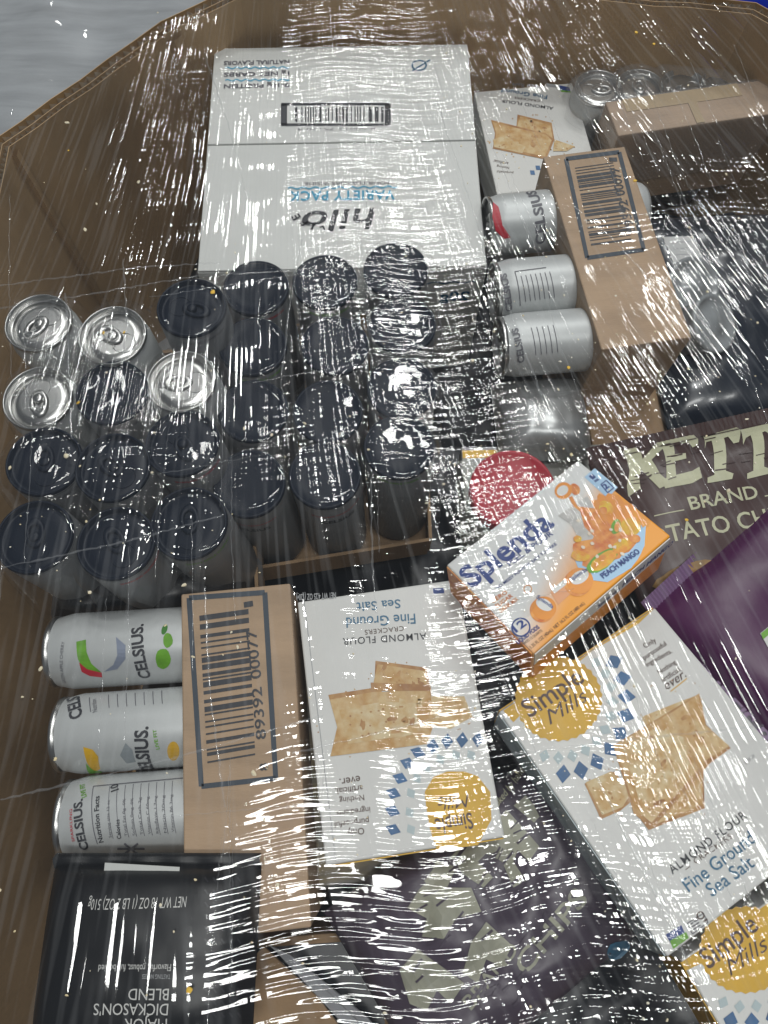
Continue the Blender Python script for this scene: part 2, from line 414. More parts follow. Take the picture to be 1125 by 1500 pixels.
LIDF = lathe([(.0288, .1518), (.0290, .1530), (.0287, .1553), (.0278, .1560), (.0266, .1557), (.0260, .1549), (.0150, .1546), (.0, .1545)], 44)
RIVET = lathe([(.0042, .1526), (.0040, .1550), (.0028, .1560), (0, .1560)], 16)
SCORE = lathe([(.0085, .1524), (.0088, .1530), (.0092, .1530), (.0095, .1524)], 24)
SCORE = ([(x - .0105, y, z) for x, y, z in SCORE[0]], SCORE[1])
ME = {}
def shared(key, vf, m):
    if key not in ME:
        me = bpy.data.meshes.new(key[0]); me.from_pydata([tuple(v) for v in vf[0]], [], vf[1]); me.materials.append(m)
        me.polygons.foreach_set('use_smooth', [True] * len(me.polygons)); me.update(); ME[key] = me
    return ME[key]
def link_part(name, me, parent):
    o = bpy.data.objects.new(name, me); COL.objects.link(o); o.parent = parent; return o
def can_parts(root, dark, flat=False):
    lm = CANBLACK if dark else SILVER
    if flat:
        link_part('can_body', shared(('can_body', 'grey'), BODYS, CANSHADE), root); link_part('lid', shared(('lid', 'flat'), LIDF, CANBLACK), root); return
    link_part('can_body', shared(('can_body', 'grey'), BODYS, CANSHADE) if dark else shared(('can_body',), BODY, CANWHITE), root)
    ld = link_part('lid', shared(('lid', dark), LIDB if dark else LID, lm), root)
    tb = link_part('pull_tab', shared(('pull_tab', dark), TAB, lm), ld)
    link_part('rivet', shared(('rivet', dark), RIVET, lm), ld)
    link_part('opening', shared(('opening', dark), SCORE, lm), ld)
packA = [[(60, 470, 0), (168, 485, 0), (278, 452, 1)], [(60, 575, 0), (166, 578, 1), (270, 553, 0)], [(54, 680, 1), (163, 690, 1), (272, 655, 1)], [(54, 790, 1), (165, 803, 1), (284, 762, 1)]]
packB = [[(375, 425, 1), (478, 416, 1), (584, 388, 1)], [(371, 510, 1), (484, 508, 1), (588, 478, 1)], [(370, 606, 1), (482, 598, 1), (590, 570, 1)], [(368, 702, 1), (478, 694, 1), (588, 660, 1)]]
rows = ('back row', 'second row from the back', 'third row from the back', 'front row')
cols = ('left', 'middle', 'right')
for pk, pz, pname in ((packA, .03, 'left'), (packB, .0, 'right')):
    for r_, row in enumerate(pk):
        for c_, (px, py, dk) in enumerate(row):
            top = P(px, py, pz + random.uniform(-.002, .002))
            ax = Matrix.Rotation(random.uniform(-.03, .03), 4, 'X') @ Matrix.Rotation(random.uniform(-.03, .03), 4, 'Y')
            M = Matrix.Translation((top.x, top.y, top.z - HCAN)) @ ax @ Matrix.Rotation(random.uniform(0, 6.28), 4, 'Z')
            if not dk: M = Matrix.Translation((top.x, top.y, top.z - HCAN)) @ ax @ Matrix.Rotation({(60, 470): 4.0, (168, 485): 2.6, (60, 575): 4.9, (270, 553): 3.2}[(px, py)], 4, 'Z')
            t = Thing('drink_can', ('black-lidded' if dk else 'silver-lidded') + f' upright drink can, {rows[r_]}, {cols[c_]} column of the {pname} can pack', 'can', M, group='upright cans in the two shrink-wrapped packs')
            can_parts(t.o, bool(dk), pname == 'right'); t.cyl = RC; t.step = .003
            if dk and not (r_ == 3 and pname == 'right' and c_ < 2):
                nv = Vector((-c_ * .0 - top.x, -.02 - top.y, 0)); lv = M.to_3x3().inverted() @ nv; a0 = math.atan2(lv.y, lv.x) * RC
                fl = ('SPARKLING WATERMELON', 'GREEN APPLE CHERRY', 'SPARKLING GRAPE RUSH', 'KIWI GUAVA LIVE FIT')[(r_ + c_) % 4]
                V, F = text_mesh(fl, .01); k = .040 / max(v[0] for v in V)
                t.ink('lettering', (REDINK, GREENINK, GREYINK, PALEINK)[(r_ + c_) % 4], [(a0 - .020 + x * k, .1445 + y * k * 1.3) for x, y in V], F, .0003); t.flush()
            if r_ == 3 and pname == 'right' and c_ < 2:
                a0 = Vector(t.toL(px + (2 if c_ == 0 else 20), py + 75)).x
                V, F = text_mesh('SPARKLING PASSIONFRUIT', .01)
                wv = max(v[0] for v in V); k = .045 / wv
                t.ink('lettering', REDINK, [(a0 - .022 + x * k, .134 + y * k) for x, y in V], F, .0003)
                V, F = text_mesh('CELSIUS', .02); wv = max(v[0] for v in V); k = .03 / wv
                t.ink('brand_lettering', INK, [(a0 - .015 + x * k, .120 + y * k) for x, y in V], F, .0003)
                t.flush()
            c0 = M @ Vector((0, 0, HCAN)); HULL.append(([(c0.x + .027 * math.cos(q * .785), c0.y + .027 * math.sin(q * .785)) for q in range(8)], c0.z))
# trays under the two upright packs
def tray(name, label, px4, ztop, h, z0):
    q = [P(px, py, ztop) for px, py in px4]; c = sum(q, Vector()) / 4
    M = Matrix.Translation((c.x, c.y, z0)); t = Thing(name, label, 'tray', M)
    ctr = Vector((c.x, c.y, 0))
    pts = []
    for p in q:
        d = Vector((p.x, p.y, 0)) - ctr; pts.append(d + d.normalized() * .045)
    t.part('tray_base', ([(p.x, p.y, 0) for p in pts] + [(p.x, p.y, .003) for p in pts], [(3, 2, 1, 0), (4, 5, 6, 7), (0, 1, 5, 4), (1, 2, 6, 5), (2, 3, 7, 6), (3, 0, 4, 7)]), KRAFT)
    for i in range(4):
        a, b = pts[i], pts[(i + 1) % 4]; d = (b - a).normalized(); nn = Vector((d.y, -d.x, 0)) * .003
        V = []
        for zz in (.003, h):
            V += [(v.x, v.y, zz) for v in (a, b, b + nn, a + nn)]
        t.part('tray_wall', (V, [(0, 1, 2, 3), (7, 6, 5, 4), (0, 4, 5, 1), (1, 5, 6, 2), (2, 6, 7, 3), (3, 7, 4, 0)]), KRAFT)
tray('can_tray', 'brown cardboard tray under the right pack of black-lidded cans', [(368, 702), (588, 660), (584, 388), (375, 425)], 0, .045, -.163)
tray('can_tray', 'brown cardboard tray under the left pack of cans by the bin wall', [(54, 790), (284, 762), (278, 452), (60, 470)], .03, .045, -.133)
# shrink wrap skins over the packs
def skin(name, label, cells, zt):
    q = [P(px, py, zt) for row in cells for px, py, _ in row]
    x0, x1 = min(p.x for p in q) - .034, max(p.x for p in q) + .034; y0, y1 = min(p.y for p in q) - .034, max(p.y for p in q) + .034
    nx, ny = 60, 70; V, F = [], []; c = Vector(((x0 + x1) / 2, (y0 + y1) / 2, zt - .16))
    ok = {}
    for j in range(ny + 1):
        for i in range(nx + 1):
            x, y = x0 + (x1 - x0) * i / nx, y0 + (y1 - y0) * j / ny
            d = min(math.hypot(p.x - x, p.y - y) for p in q)
            z = zt + .0025 - max(0, d - .026) * .9 - max(0, d - .034) * 5 + .0012 * noise.noise((x * 30, y * 30, 0)) + .0005 * noise.noise((x * 150, y * 60, 0))
            ok[(i, j)] = d < .056
            V.append((x - c.x, y - c.y, max(z - c.z, .03)))
    for j in range(ny):
        for i in range(nx):
            if all(ok[k] for k in ((i, j), (i + 1, j), (i, j + 1), (i + 1, j + 1))):
                a = j * (nx + 1) + i; F.append((a, a + 1, a + nx + 2, a + nx + 1))
    o = mesh_obj(name, V, F, MATS['cloudy_film'] if 'cloudy' in label else WRAP, None, True); o.location = c; tag(o, label, 'plastic wrap')
skin('shrink_wrap', 'clear shrink wrap stretched over the left pack of cans', packA, .031)
skin('shrink_wrap', 'clear shrink wrap stretched over the right pack of black-lidded cans', packB, .001)

def lying_can(label, top_px, base_px, zax, up_twist, group, dark=False):
    a, b = P(*top_px, zax), P(*base_px, zax)      # lid end, towards the base
    ez = (a - b).normalized(); base = a - ez * HCAN
    ex = Vector((0, 0, 1)) - ez * ez.z; ex.normalize(); ey = ez.cross(ex)
    M = Matrix(((ex.x, ey.x, ez.x, base.x), (ex.y, ey.y, ez.y, base.y), (ex.z, ey.z, ez.z, base.z), (0, 0, 0, 1)))
    t = Thing('drink_can', label, 'can', M, group=group); can_parts(t.o, dark); t.cyl = RC; t.step = .003
    for k in (.0, .5, 1.0):
        c = b.lerp(a, k); HULL.append(([(c.x - .01, c.y - .01), (c.x + .01, c.y - .01), (c.x + .01, c.y + .01), (c.x - .01, c.y + .01)], zax + RC))
    return t
G1 = 'cans lying in the tipped trays'
# --- tray on its side, lower left
c1 = lying_can('lying white drink can with green and red swoosh and green apples', (83, 955), (250, 945), -.030, 0, G1)
c1.text('lettering', INK, 'CELSIUS.', (222, 992), (210, 914), 15, .03)
c1.poly('swoosh', GREENINK, [(112, 940), (126, 937), (127, 955), (134, 972), (148, 984), (140, 988), (124, 982), (114, 965)])
c1.poly('swoosh', REDINK, [(116, 970), (128, 980), (149, 985), (150, 992), (132, 990), (120, 984)], .0003)
c1.poly('swoosh', mat('silver_blue_ink', (.30, .34, .44), .35, metal=.4), [(170, 933), (184, 945), (184, 965), (172, 980), (152, 984), (166, 974), (172, 960), (171, 945)])
c1.blob('apple', GREENINK, 239, 965, 11, 15, 0, 16, .06); c1.blob('apple', GREENINK, 246, 938, 7, 11, 0, 14, .06, seed=2)
c1.blob('leaf', mat('leaf_ink', (.05, .2, .03), .5), 241, 922, 4, 8, 20)
c1.text('small_print', GREYINK, 'GREEN APPLE CHERRY', (97, 1000), (95, 940), 4); c1.flush()
c2 = lying_can('lying white drink can with yellow-orange swoosh, middle of three in lower tray', (92, 1076), (258, 1064), -.031, 0, G1)
c2.text('lettering', INK, 'CELSIUS.', (228, 1136), (217, 1064), 15, .03); c2.text('lettering', GREENINK, 'LIVE FIT', (234, 1097), (229, 1068), 5, .02)
c2.poly('swoosh', YELLOW, [(122, 1094), (136, 1098), (144, 1108), (147, 1126), (140, 1130), (128, 1118)])
c2.poly('swoosh', GREENINK, [(126, 1118), (138, 1128), (150, 1130), (146, 1136), (132, 1133)], .0003)
c2.poly('swoosh', mat('grey_leaf_ink', (.26, .29, .31), .4), [(184, 1088), (194, 1098), (199, 1116), (186, 1118), (176, 1106)])
c2.blob('fruit', YELLOW, 254, 1100, 9, 14, 0, 18)
c2.text('lettering', INK, 'CELS', (121, 1049), (116, 1020), 11, .03)
c2.line('small_print', GREYINK, [(133, 1043), (131, 1022)], 1.4); c2.text('small_print', GREYINK, 'Nutrition', (143, 1042), (141, 1024), 5)
for k in range(7): c2.line('small_print', GREYINK, [(160 + 13 * k, 1037 - k), (159 + 13 * k, 1018 - k)], 1.2)
c2.flush()
c3 = lying_can('lying white drink can showing its nutrition facts panel, beside the black coffee bag', (99, 1200), (265, 1188), -.032, 0, G1)
c3.text('lettering', INK, 'CELSIUS.', (131, 1243), (121, 1170), 12, .03); c3.text('lettering', GREENINK, 'LIVE FIT', (127, 1167), (124, 1148), 5, .02)
c3.text('small_print', REDINK, 'SPARKLING', (110, 1232), (106, 1185), 4)
c3.line('small_print', GREYINK, [(143, 1236), (137, 1152), (268, 1140)], 1.3)
c3.text('small_print', INK, 'Nutrition Facts', (152, 1233), (146, 1166), 7, .02); c3.text('small_print', INK, 'Calories', (178, 1228), (175, 1200), 6, .02); c3.text('small_print', INK, '10', (174, 1157), (173, 1148), 8, .02)
for k in range(9):
    x = 160 + k * 11.5
    if k not in (1,): c3.text('small_print', GREYINK, ('Serving size 12 oz', '', 'Total Fat 0g  0%', 'Sodium 0mg  0%', 'Total Carb 2g', 'Vitamin C 60mg', 'Riboflavin 1.7mg', 'Niacin 20mg', 'Vitamin B6 2mg')[k], (x + 4, 1226 - k), (x + 1, 1172 - k), 4)
    c3.line('small_print', GREYINK, [(x + 6, 1228 - k), (x + 1, 1152 - k)], .9)
for k in range(6): c3.line('palm_print', GREYINK, [(192, 1243), (192 + 20 * math.cos(k * 1.05), 1243 + 9 * math.sin(k * 1.05))], 3)
c3.flush()
def barcode_tray(label, tl, tr, bl, z, seed, frame, bars, digits, digits2):
    t = carton('can_tray', label, 'tray', tl, tr, bl, z, .17, KRAFT_PINK, group='tipped can trays with printed barcode')
    f = frame
    for a, b in zip(f, f[1:] + f[:1]): t.line('barcode_frame', SLATE, [a, b], 7.5 if z > -.005 else 6)
    t.barcode(INK, bars, 84, seed)
    for s_, A, B, h in digits + digits2: t.text('barcode_digits', INK, s_, A, B, h, .012)
    t.flush(); return t
barcode_tray('kraft tray side with framed barcode, beside three lying cans, lower left', (248, 872), (408, 856), (290, 1378), 0.0, 3,
             [(277, 876), (388, 868), (404, 1140), (295, 1152)], [(304, 1118), (292, 902), (364, 892), (374, 1106)],
             [('89392', (390, 1082), (383, 1006), 15), ('00077', (383, 993), (375, 922), 15)], [('1', (371, 888), (370, 880), 13), ('8', (393, 1128), (392, 1117), 13)])
barcode_tray('smaller-looking kraft tray side with framed barcode, right of centre by dark bag', (806, 228), (925, 213), (870, 514), -.012, 9,
             [(829, 233), (907, 223), (943, 366), (860, 378)], [(866, 360), (842, 246), (898, 238), (925, 352)],
             [('89392', (931, 341), (918, 293), 11), ('00077', (916, 286), (906, 245), 11)], [('1', (904, 237), (903, 231), 9)])
d1 = lying_can('lying silver drink can with red swoosh, next to the small cracker box', (712, 332), (815, 322), -.045, 0, G1)
d1.poly('swoosh', REDINK, [(722, 296), (730, 303), (736, 330), (748, 348), (738, 350), (726, 338), (721, 318)]); d1.text('lettering', GREYINK, 'CELSIUS', (798, 356), (783, 280), 12, .03); d1.flush()
d2 = lying_can('lying silver drink can with nutrition lines, middle can of the upper tray', (722, 428), (838, 418), -.046, 0, G1)
d2.text('lettering', GREYINK, 'CELSIUS', (750, 455), (741, 400), 9, .03); d2.line('small_print', GREYINK, [(762, 448), (754, 398), (800, 392)], 1.3)
for k in range(7): d2.line('small_print', GREYINK, [(770 + 7 * k, 442 - k), (763 + 7 * k, 404 - k)], 1.1)
d2.flush()
d3 = lying_can('lying silver drink can, third in the upper tray below the nutrition-lined can', (730, 508), (850, 498), -.047, 0, G1)
d3.text('lettering', GREYINK, 'CELSIUS', (768, 530), (758, 480), 9, .03)
for k in range(5): d3.line('small_print', GREYINK, [(785 + 8 * k, 520 - k), (778 + 8 * k, 480 - k)], 1.1)
d3.flush()


# ------------------------------------------------------------------ white variety-pack carton
t = carton('white_carton', 'large white corrugated carton with blue and black print, at the back', 'carton', (717, 392), (293, 400), (682, 68), -.047, .2, WHITE)
w, l, h = t.w, t.l, t.hh
sy = Vector(t.toL(500, 212)).y
t.part('top_flap', boxvf(-w / 2 + .001, w / 2 - .001, sy + .0007, l / 2 - .0005, h + .0002, h + .0026, .0008), WHITE)
t.part('top_flap', boxvf(-w / 2 + .001, w / 2 - .001, -l / 2 + .0005, sy - .0007, h + .0002, h + .0030, .0008), WHITE)
t.zp = h + .0031
def wavy(t, m, A, B, n, amp, w=2):
    t.line('wave_line', m, [(A[0] + (B[0] - A[0]) * k / (n * 4), A[1] + (B[1] - A[1]) * k / (n * 4) + amp * math.sin(k * math.pi / 2)) for k in range(n * 4 + 1)], w)
t.text('lettering', INK, 'hilo', (550, 305), (442, 311), 38, .012, .2)
for s_, a, b in (('L', (474, 331), (468, 333)), ('I', (462, 329), (459, 328)), ('F', (452, 326), (446, 321)), ('E', (441, 319), (437, 313))): t.text('lettering', INK, s_, a, b, 10, .03)
t.text('lettering', SKYINK, 'VARIETY PACK', (578, 279), (424, 281), 17, .025, 0, space=1.1)
wavy(t, SKYINK, (582, 274), (422, 276), 9, 1.6); t.text('small_print', GREYINK, 'FOUR FLAVORS INSIDE', (570, 266), (446, 267), 6)
t.barcode(INK, [(562, 157), (432, 157), (432, 179), (562, 179)], 70, 5)
for a, b in (((570, 153), (412, 153)), ((570, 183), (412, 183))): t.line('barcode', INK, [a, b], 4)
for a, b in (((568, 153), (568, 183)), ((416, 153), (416, 183))): t.line('barcode', INK, [a, b], 9)
t.text('small_print', GREYINK, '8 50015 78120 4', (550, 187), (436, 188), 5)
for k, (s_, y) in enumerate((('9-10g PROTEIN', 122), ('1g NET CARBS', 105), ('NATURAL FLAVORS', 88))):
    t.text('lettering', GREYINK, s_, (424, y), (328, y + 2), 8, .03)
for y in (117, 99): wavy(t, SKYINK, (424, y), (330, y + 1), 7, 1.5, 1.8)
t.ring('emblem', TEAL, 614, 96, 9, 2.5, squash=.7); t.line('emblem', TEAL, [(604, 104), (630, 88)], 2)
# print on the front side, facing the camera
Fm = t.M @ Matrix.Translation((0, l / 2, 0)) @ Matrix.Rotation(R(-90), 4, 'X')
t.flush()
V, F = text_mesh('20g', .03); k = .03 / max(v[0] for v in V)
mesh_obj('front_lettering', [(-w / 2 + .012 + x * k, l / 2 + .0004, h - .05 + y * k) for x, y in V], [f[::-1] for f in F], TEAL, t.o)
V, F = [], []
for q in range(13):
    x = -w / 2 + .008 + .004 * q; z = h - .022 + .0016 * math.sin(q * 1.4); V += [(x, l / 2 + .0004, z), (x, l / 2 + .0004, z + .0018)]
    if q: F.append((2 * q - 2, 2 * q - 1, 2 * q + 1, 2 * q))
mesh_obj('front_wave_line', V, F, TEAL, t.o)

# ------------------------------------------------------------------ cracker cartons
def crackers(t, polys):
    for k, (kind, pts) in enumerate(polys):
        e = .00025 + .00008 * k
        if kind == 'd':
            t.poly('cracker_edge', CRACKER_EDGE, pts, e)
        else:
            t.poly('cracker', CRACKER if kind == 'c' else CRACKER_LT, pts, e)
            x0, x1 = min(p[0] for p in pts), max(p[0] for p in pts); y0, y1 = min(p[1] for p in pts), max(p[1] for p in pts); sc = (x1 - x0) / 120
            rr = random.Random(k + int(x0)); cxm, cym = sum(p[0] for p in pts) / len(pts), sum(p[1] for p in pts) / len(pts)
            for q in range(int(16 + 26 * sc)):
                x, y = rr.uniform(x0, x1), rr.uniform(y0, y1)
                if not bool(inside([(cxm + (p[0] - cxm) * .86, cym + (p[1] - cym) * .86) for p in pts], np.array([x]), np.array([y]))[0]): continue
                if q % 3 == 0: t.blob('toasting', CRACKER_EDGE if q % 2 else CRACKER_LT, x, y, rr.uniform(2, 7) * sc + 1, rr.uniform(1.5, 4) * sc + .6, rr.uniform(0, 180), 9, .3, e + .00003, q)
                else: t.blob('toasting', CRACKER_EDGE, x, y, 1.3 * sc + .5, 1.1 * sc + .4, 0, 6, .2, e + .00004, q)
            for q in range(8):                  # printed crumbs round the crackers
                a = rr.uniform(0, 6.28); t.blob('printed_crumbs', CRACKER_EDGE if q % 2 else CRACKER, cxm + (x1 - x0) * .56 * math.cos(a), cym + (y1 - y0) * .56 * math.sin(a), 1.2, 1.0, 0, 6, .3, .00022, q)
def diamond(t, m, cx, cy, a, ln, wd, e=.0003):
    c, s_ = math.cos(R(a)), math.sin(R(a))
    q = t.toL(cx, cy)
    if abs(q[0]) > t.w / 2 - .006 or abs(q[1]) > t.l / 2 - .006: return
    t.poly('diamond', m, [(cx + c * ln, cy + s_ * ln), (cx - s_ * wd, cy + c * wd), (cx - c * ln, cy - s_ * ln), (cx + s_ * wd, cy - c * wd)], e)
# right, large
t = carton('cracker_carton', 'white and yellow cracker carton reading upright, lower right, large crackers pictured', 'carton', (735, 1040), (963, 887), (973, 1406), .004, .05, WHITE_GLOSS, 'cracker cartons', zs=(.002, .002, .022))
w, l, h = t.w, t.l, t.hh
t.part('top_end', boxvf(-w / 2 + .001, w / 2 - .001, l / 2 + .0002, l / 2 + .0010, .001, h - .0008), YELLOW)
t.part('side_print', boxvf(-w / 2 - .0008, -w / 2 - .0002, -l / 2 + .001, l / 2 - .001, .001, h - .001), MIST)
t.poly('yellow_header', YELLOW, [(737, 1041), (959, 891), (935, 914), (868, 953), (800, 1010), (752, 1058)])
t.blob('sun_emblem', YELLOW, 818, 1024, 62, 60, 0, 60, 0, .0003, 0, .045)
for k in range(14):
    a = -66 + 15.2 * k; diamond(t, DIAMOND, 818 + 100 * math.cos(R(a)), 1030 + 104 * math.sin(R(a)), a + 8, 14, 11)
for k in range(13):
    a = -60 + 15 * k; diamond(t, MIST, 818 + 79 * math.cos(R(a)), 1028 + 82 * math.sin(R(a)), a, 10, 8)
t.text('lettering', BROWNINK, 'Simple', (776, 1052), (857, 998), 26, .012); t.text('lettering', BROWNINK, 'Mills', (806, 1062), (864, 1024), 20, -.004, .35)
for k, (s_, A, B) in enumerate((('Only', (945, 950), (962, 940)), ('purposeful', (944, 967), (977, 945)), ('ingredients.', (948, 977), (985, 956)), ('Nothing', (966, 988), (991, 972)), ('artificial,', (971, 1000), (999, 982)))):
    t.text('lettering', BROWNINK, s_, A, B, None, .006)
t.text('lettering', BROWNINK, 'ever.', (977, 1011), (1006, 991), 12, .004, .4); t.line('underline', YELLOW, [(982, 1013), (1006, 994)], 1.5)
crackers(t, [('l', [(940, 1050), (990, 1030), (1022, 1018), (1030, 1035), (1000, 1060), (950, 1075)]),
    ('d', [(856, 1148), (880, 1200), (908, 1188), (930, 1170), (900, 1130)]), ('l', [(858, 1146), (882, 1194), (912, 1182), (925, 1160), (895, 1130)]),
    ('d', [(950, 1216), (1032, 1184), (1030, 1130), (985, 1120), (930, 1190)]), ('c', [(952, 1211), (1029, 1178), (1028, 1130), (985, 1120), (930, 1186)]),
    ('d', [(898, 1092), (1024, 1016), (1034, 1062), (1070, 1096), (1040, 1118), (955, 1214), (928, 1192)]),
    ('c', [(900, 1091), (985, 1043), (1022, 1018), (1032, 1062), (1068, 1093), (1036, 1112), (954, 1205), (930, 1186)]), ('l', [(912, 1096), (960, 1066), (1000, 1080), (1010, 1120), (960, 1170), (935, 1170)])])
t.text('lettering', INK, 'ALMOND FLOUR', (985, 1281), (1095, 1197), 11, .006, 0, space=1.15)
t.text('lettering', BROWNINK, 'CRACKERS', (1019, 1266), (1073, 1227), 7, 0, 0, space=1.15); t.line('lettering', BROWNINK, [(1004, 1274), (1011, 1269)], 1); t.line('lettering', BROWNINK, [(1078, 1222), (1085, 1217)], 1)
t.text('lettering', TEAL, 'Fine Ground', (1009, 1307), (1108, 1232), 17, .008); t.text('lettering', TEAL, 'Sea Salt', (1043, 1314), (1106, 1268), 17, .008)
t.poly('badge', BLUEINK, [(975, 1369), (998, 1355), (1004, 1369), (983, 1383)]); t.poly('badge', GREENINK, [(981, 1378), (1005, 1365), (1009, 1374), (986, 1390)], .0003)
t.line('badge', GREYINK, [(1006, 1353), (1030, 1338), (1037, 1351), (1014, 1368), (1006, 1353)], 1.5); t.ring('badge', BROWNINK, 1026, 1341, 4, 2); t.line('badge', BROWNINK, [(1030, 1350), (1036, 1346)], 3)
for k in range(3): t.line('badge', GREYINK, [(1011 + k * 2, 1354 + k * 4), (1022 + k * 2, 1347 + k * 4)], 2)
t.text('small_print', PALEINK, 'BEST BY 2024', (1093, 1120), (1106, 1108), 4); t.flush()
# second carton whose corner shows at the lower right
t = carton('cracker_carton', 'yellow-emblem cracker carton cut off at the bottom right corner', 'carton', (994, 1409), (1212, 1262), (1140, 1640), -.006, .05, WHITE_GLOSS, 'cracker cartons')
w, l, h = t.w, t.l, t.hh
t.poly('yellow_header', YELLOW, [(997, 1410), (1150, 1306), (1160, 1330), (1040, 1405), (1004, 1422)])
t.blob('sun_emblem', YELLOW, 1092, 1391, 66, 62, 0, 60, 0, .0003, 0, .045)
t.text('lettering', BROWNINK, 'Simple', (1038, 1420), (1112, 1360), 26, .012); t.text('lettering', BROWNINK, 'Mills', (1070, 1430), (1128, 1388), 20, -.004, .35)
for k in range(12):
    a = -40 + 17 * k; diamond(t, MIST, 1092 + 84 * math.cos(R(a)), 1391 + 84 * math.sin(R(a)), a, 10, 8); diamond(t, DIAMOND, 1092 + 106 * math.cos(R(a + 6)), 1391 + 106 * math.sin(R(a + 6)), a + 8, 14, 11)
t.part('side_print', boxvf(-w / 2 - .0008, -w / 2 - .0002, -l / 2 + .001, l / 2 - .001, .001, h - .001), YELLOW); t.flush()
# middle, upside down
t = carton('cracker_carton', 'white cracker carton lying upside down, centre bottom, right of barcode tray', 'carton', (742, 1226), (480, 1268), (667, 849), -.012, .05, WHITE_GLOSS, 'cracker cartons', zs=(-.012, -.012, -.012))
w, l, h = t.w, t.l, t.hh
t.part('top_end', boxvf(-w / 2 + .001, w / 2 - .001, l / 2 + .0002, l / 2 + .0010, .001, h - .0008), YELLOW)
t.text('lettering', TEAL, 'Sea Salt', (586, 878), (522, 883), 13, .008); t.text('lettering', TEAL, 'Fine Ground', (608, 899), (507, 905), 15, .008)
t.text('lettering', BROWNINK, 'CRACKERS', (591, 917), (534, 923), 7, 0, 0, space=1.1); t.text('lettering', INK, 'ALMOND FLOUR', (624, 927), (502, 935), 10, .006, 0, space=1.15)
t.text('small_print', PALEINK, 'NET WT 4.25 OZ (120g)', (492, 868), (434, 871), 9, .02)
t.poly('badge', BLUEINK, [(634, 862), (650, 861), (651, 869), (635, 870)])
crackers(t, [('l', [(630, 1020), (680, 1020), (692, 1050), (660, 1068), (625, 1060)]), ('d', [(550, 968), (625, 978), (632, 1020), (548, 1010)]), ('c', [(553, 973), (622, 983), (630, 1020), (545, 1010)]),
    ('d', [(481, 1018), (545, 1008), (560, 1010), (555, 1025), (490, 1050)]), ('c', [(483, 1025), (545, 1014), (630, 1012), (636, 1060), (625, 1090), (500, 1106), (484, 1108), (494, 1065)]),
    ('d', [(543, 1000), (630, 1003), (632, 1012), (544, 1012)]), ('l', [(497, 1040), (560, 1028), (610, 1030), (612, 1075), (510, 1090)])])
t.poly('sun_emblem', YELLOW, [(624, 1180), (622, 1160), (635, 1138), (655, 1130), (680, 1130), (700, 1137), (718, 1160), (720, 1200), (700, 1238), (640, 1246), (630, 1215)])
t.text('lettering', BROWNINK, 'Mills', (686, 1163), (640, 1168), 18, 0, .3); t.text('lettering', BROWNINK, 'Simple', (690, 1190), (636, 1200), 22, .012)
for px, py in ((700, 1083), (677, 1084), (655, 1086), (634, 1093), (612, 1102), (597, 1118), (586, 1140), (576, 1162), (575, 1188), (576, 1215), (582, 1240)): diamond(t, DIAMOND, px, py, 95 if px > 620 else 20, 12, 9)
for px, py in ((690, 1106), (668, 1106), (645, 1112), (625, 1124), (611, 1140), (602, 1162), (600, 1190), (602, 1215)): diamond(t, MIST, px, py, 60, 9, 7)
for s_, A, B in (('ever.', (527, 1136), (497, 1141)), ('artificial,', (531, 1150), (491, 1155)), ('Nothing', (533, 1164), (497, 1169)), ('ingredients.', (542, 1182), (490, 1188)), ('purposeful', (540, 1198), (490, 1204)), ('Only', (533, 1212), (508, 1216))): t.text('lettering', BROWNINK, s_, A, B, None, .006)
t.line('fold_line', PALEINK, [(444, 868), (492, 1262)], 1.2); t.flush()
# back, small
t = carton('cracker_carton', 'small-looking white cracker carton at the back beside the white carton, upside down', 'carton', (893, 322), (737, 338), (841, 121), -.092, .05, WHITE_GLOSS, 'cracker cartons', hull=False)
t.text('lettering', GREYINK, 'Sea Salt', (789, 125), (750, 122), 6, .01); t.text('lettering', TEAL, 'Fine Ground', (802, 140), (735, 130), 8, .012)
t.text('lettering', BROWNINK, 'CRACKERS', (791, 147), (754, 142), 4); t.text('lettering', INK, 'ALMOND FLOUR', (811, 157), (735, 146), 6, .01)
t.poly('badge', BLUEINK, [(819, 125), (834, 128), (836, 135), (821, 133)]); t.poly('badge', GREENINK, [(821, 132), (836, 134), (836, 136), (822, 135)], .0003); t.poly('badge', PALEINK, [(800, 122), (815, 124), (816, 129), (801, 127)])
crackers(t, [('d', [(758, 168), (808, 180), (812, 205), (756, 190)]), ('c', [(762, 171), (806, 184), (810, 205), (756, 190)]), ('d', [(719, 176), (760, 186), (800, 196), (812, 205), (800, 234), (722, 218), (725, 195)]),
    ('c', [(721, 179), (760, 189), (800, 198), (808, 206), (798, 230), (724, 214), (727, 195)]), ('l', [(722, 205), (735, 200), (770, 215), (765, 225), (724, 216)]), ('l', [(812, 205), (842, 215), (830, 222), (810, 222)])])
for s_, A, B in (('artificial', (745, 238), (724, 234)), ('Nothing', (746, 245), (728, 242)), ('purposeful', (752, 252), (728, 250))): t.text('lettering', BROWNINK, s_, A, B, None, .006)
for px, py in ((798, 240), (788, 246), (780, 253)): diamond(t, DIAMOND, px, py, 40, 5, 4)
t.flush()

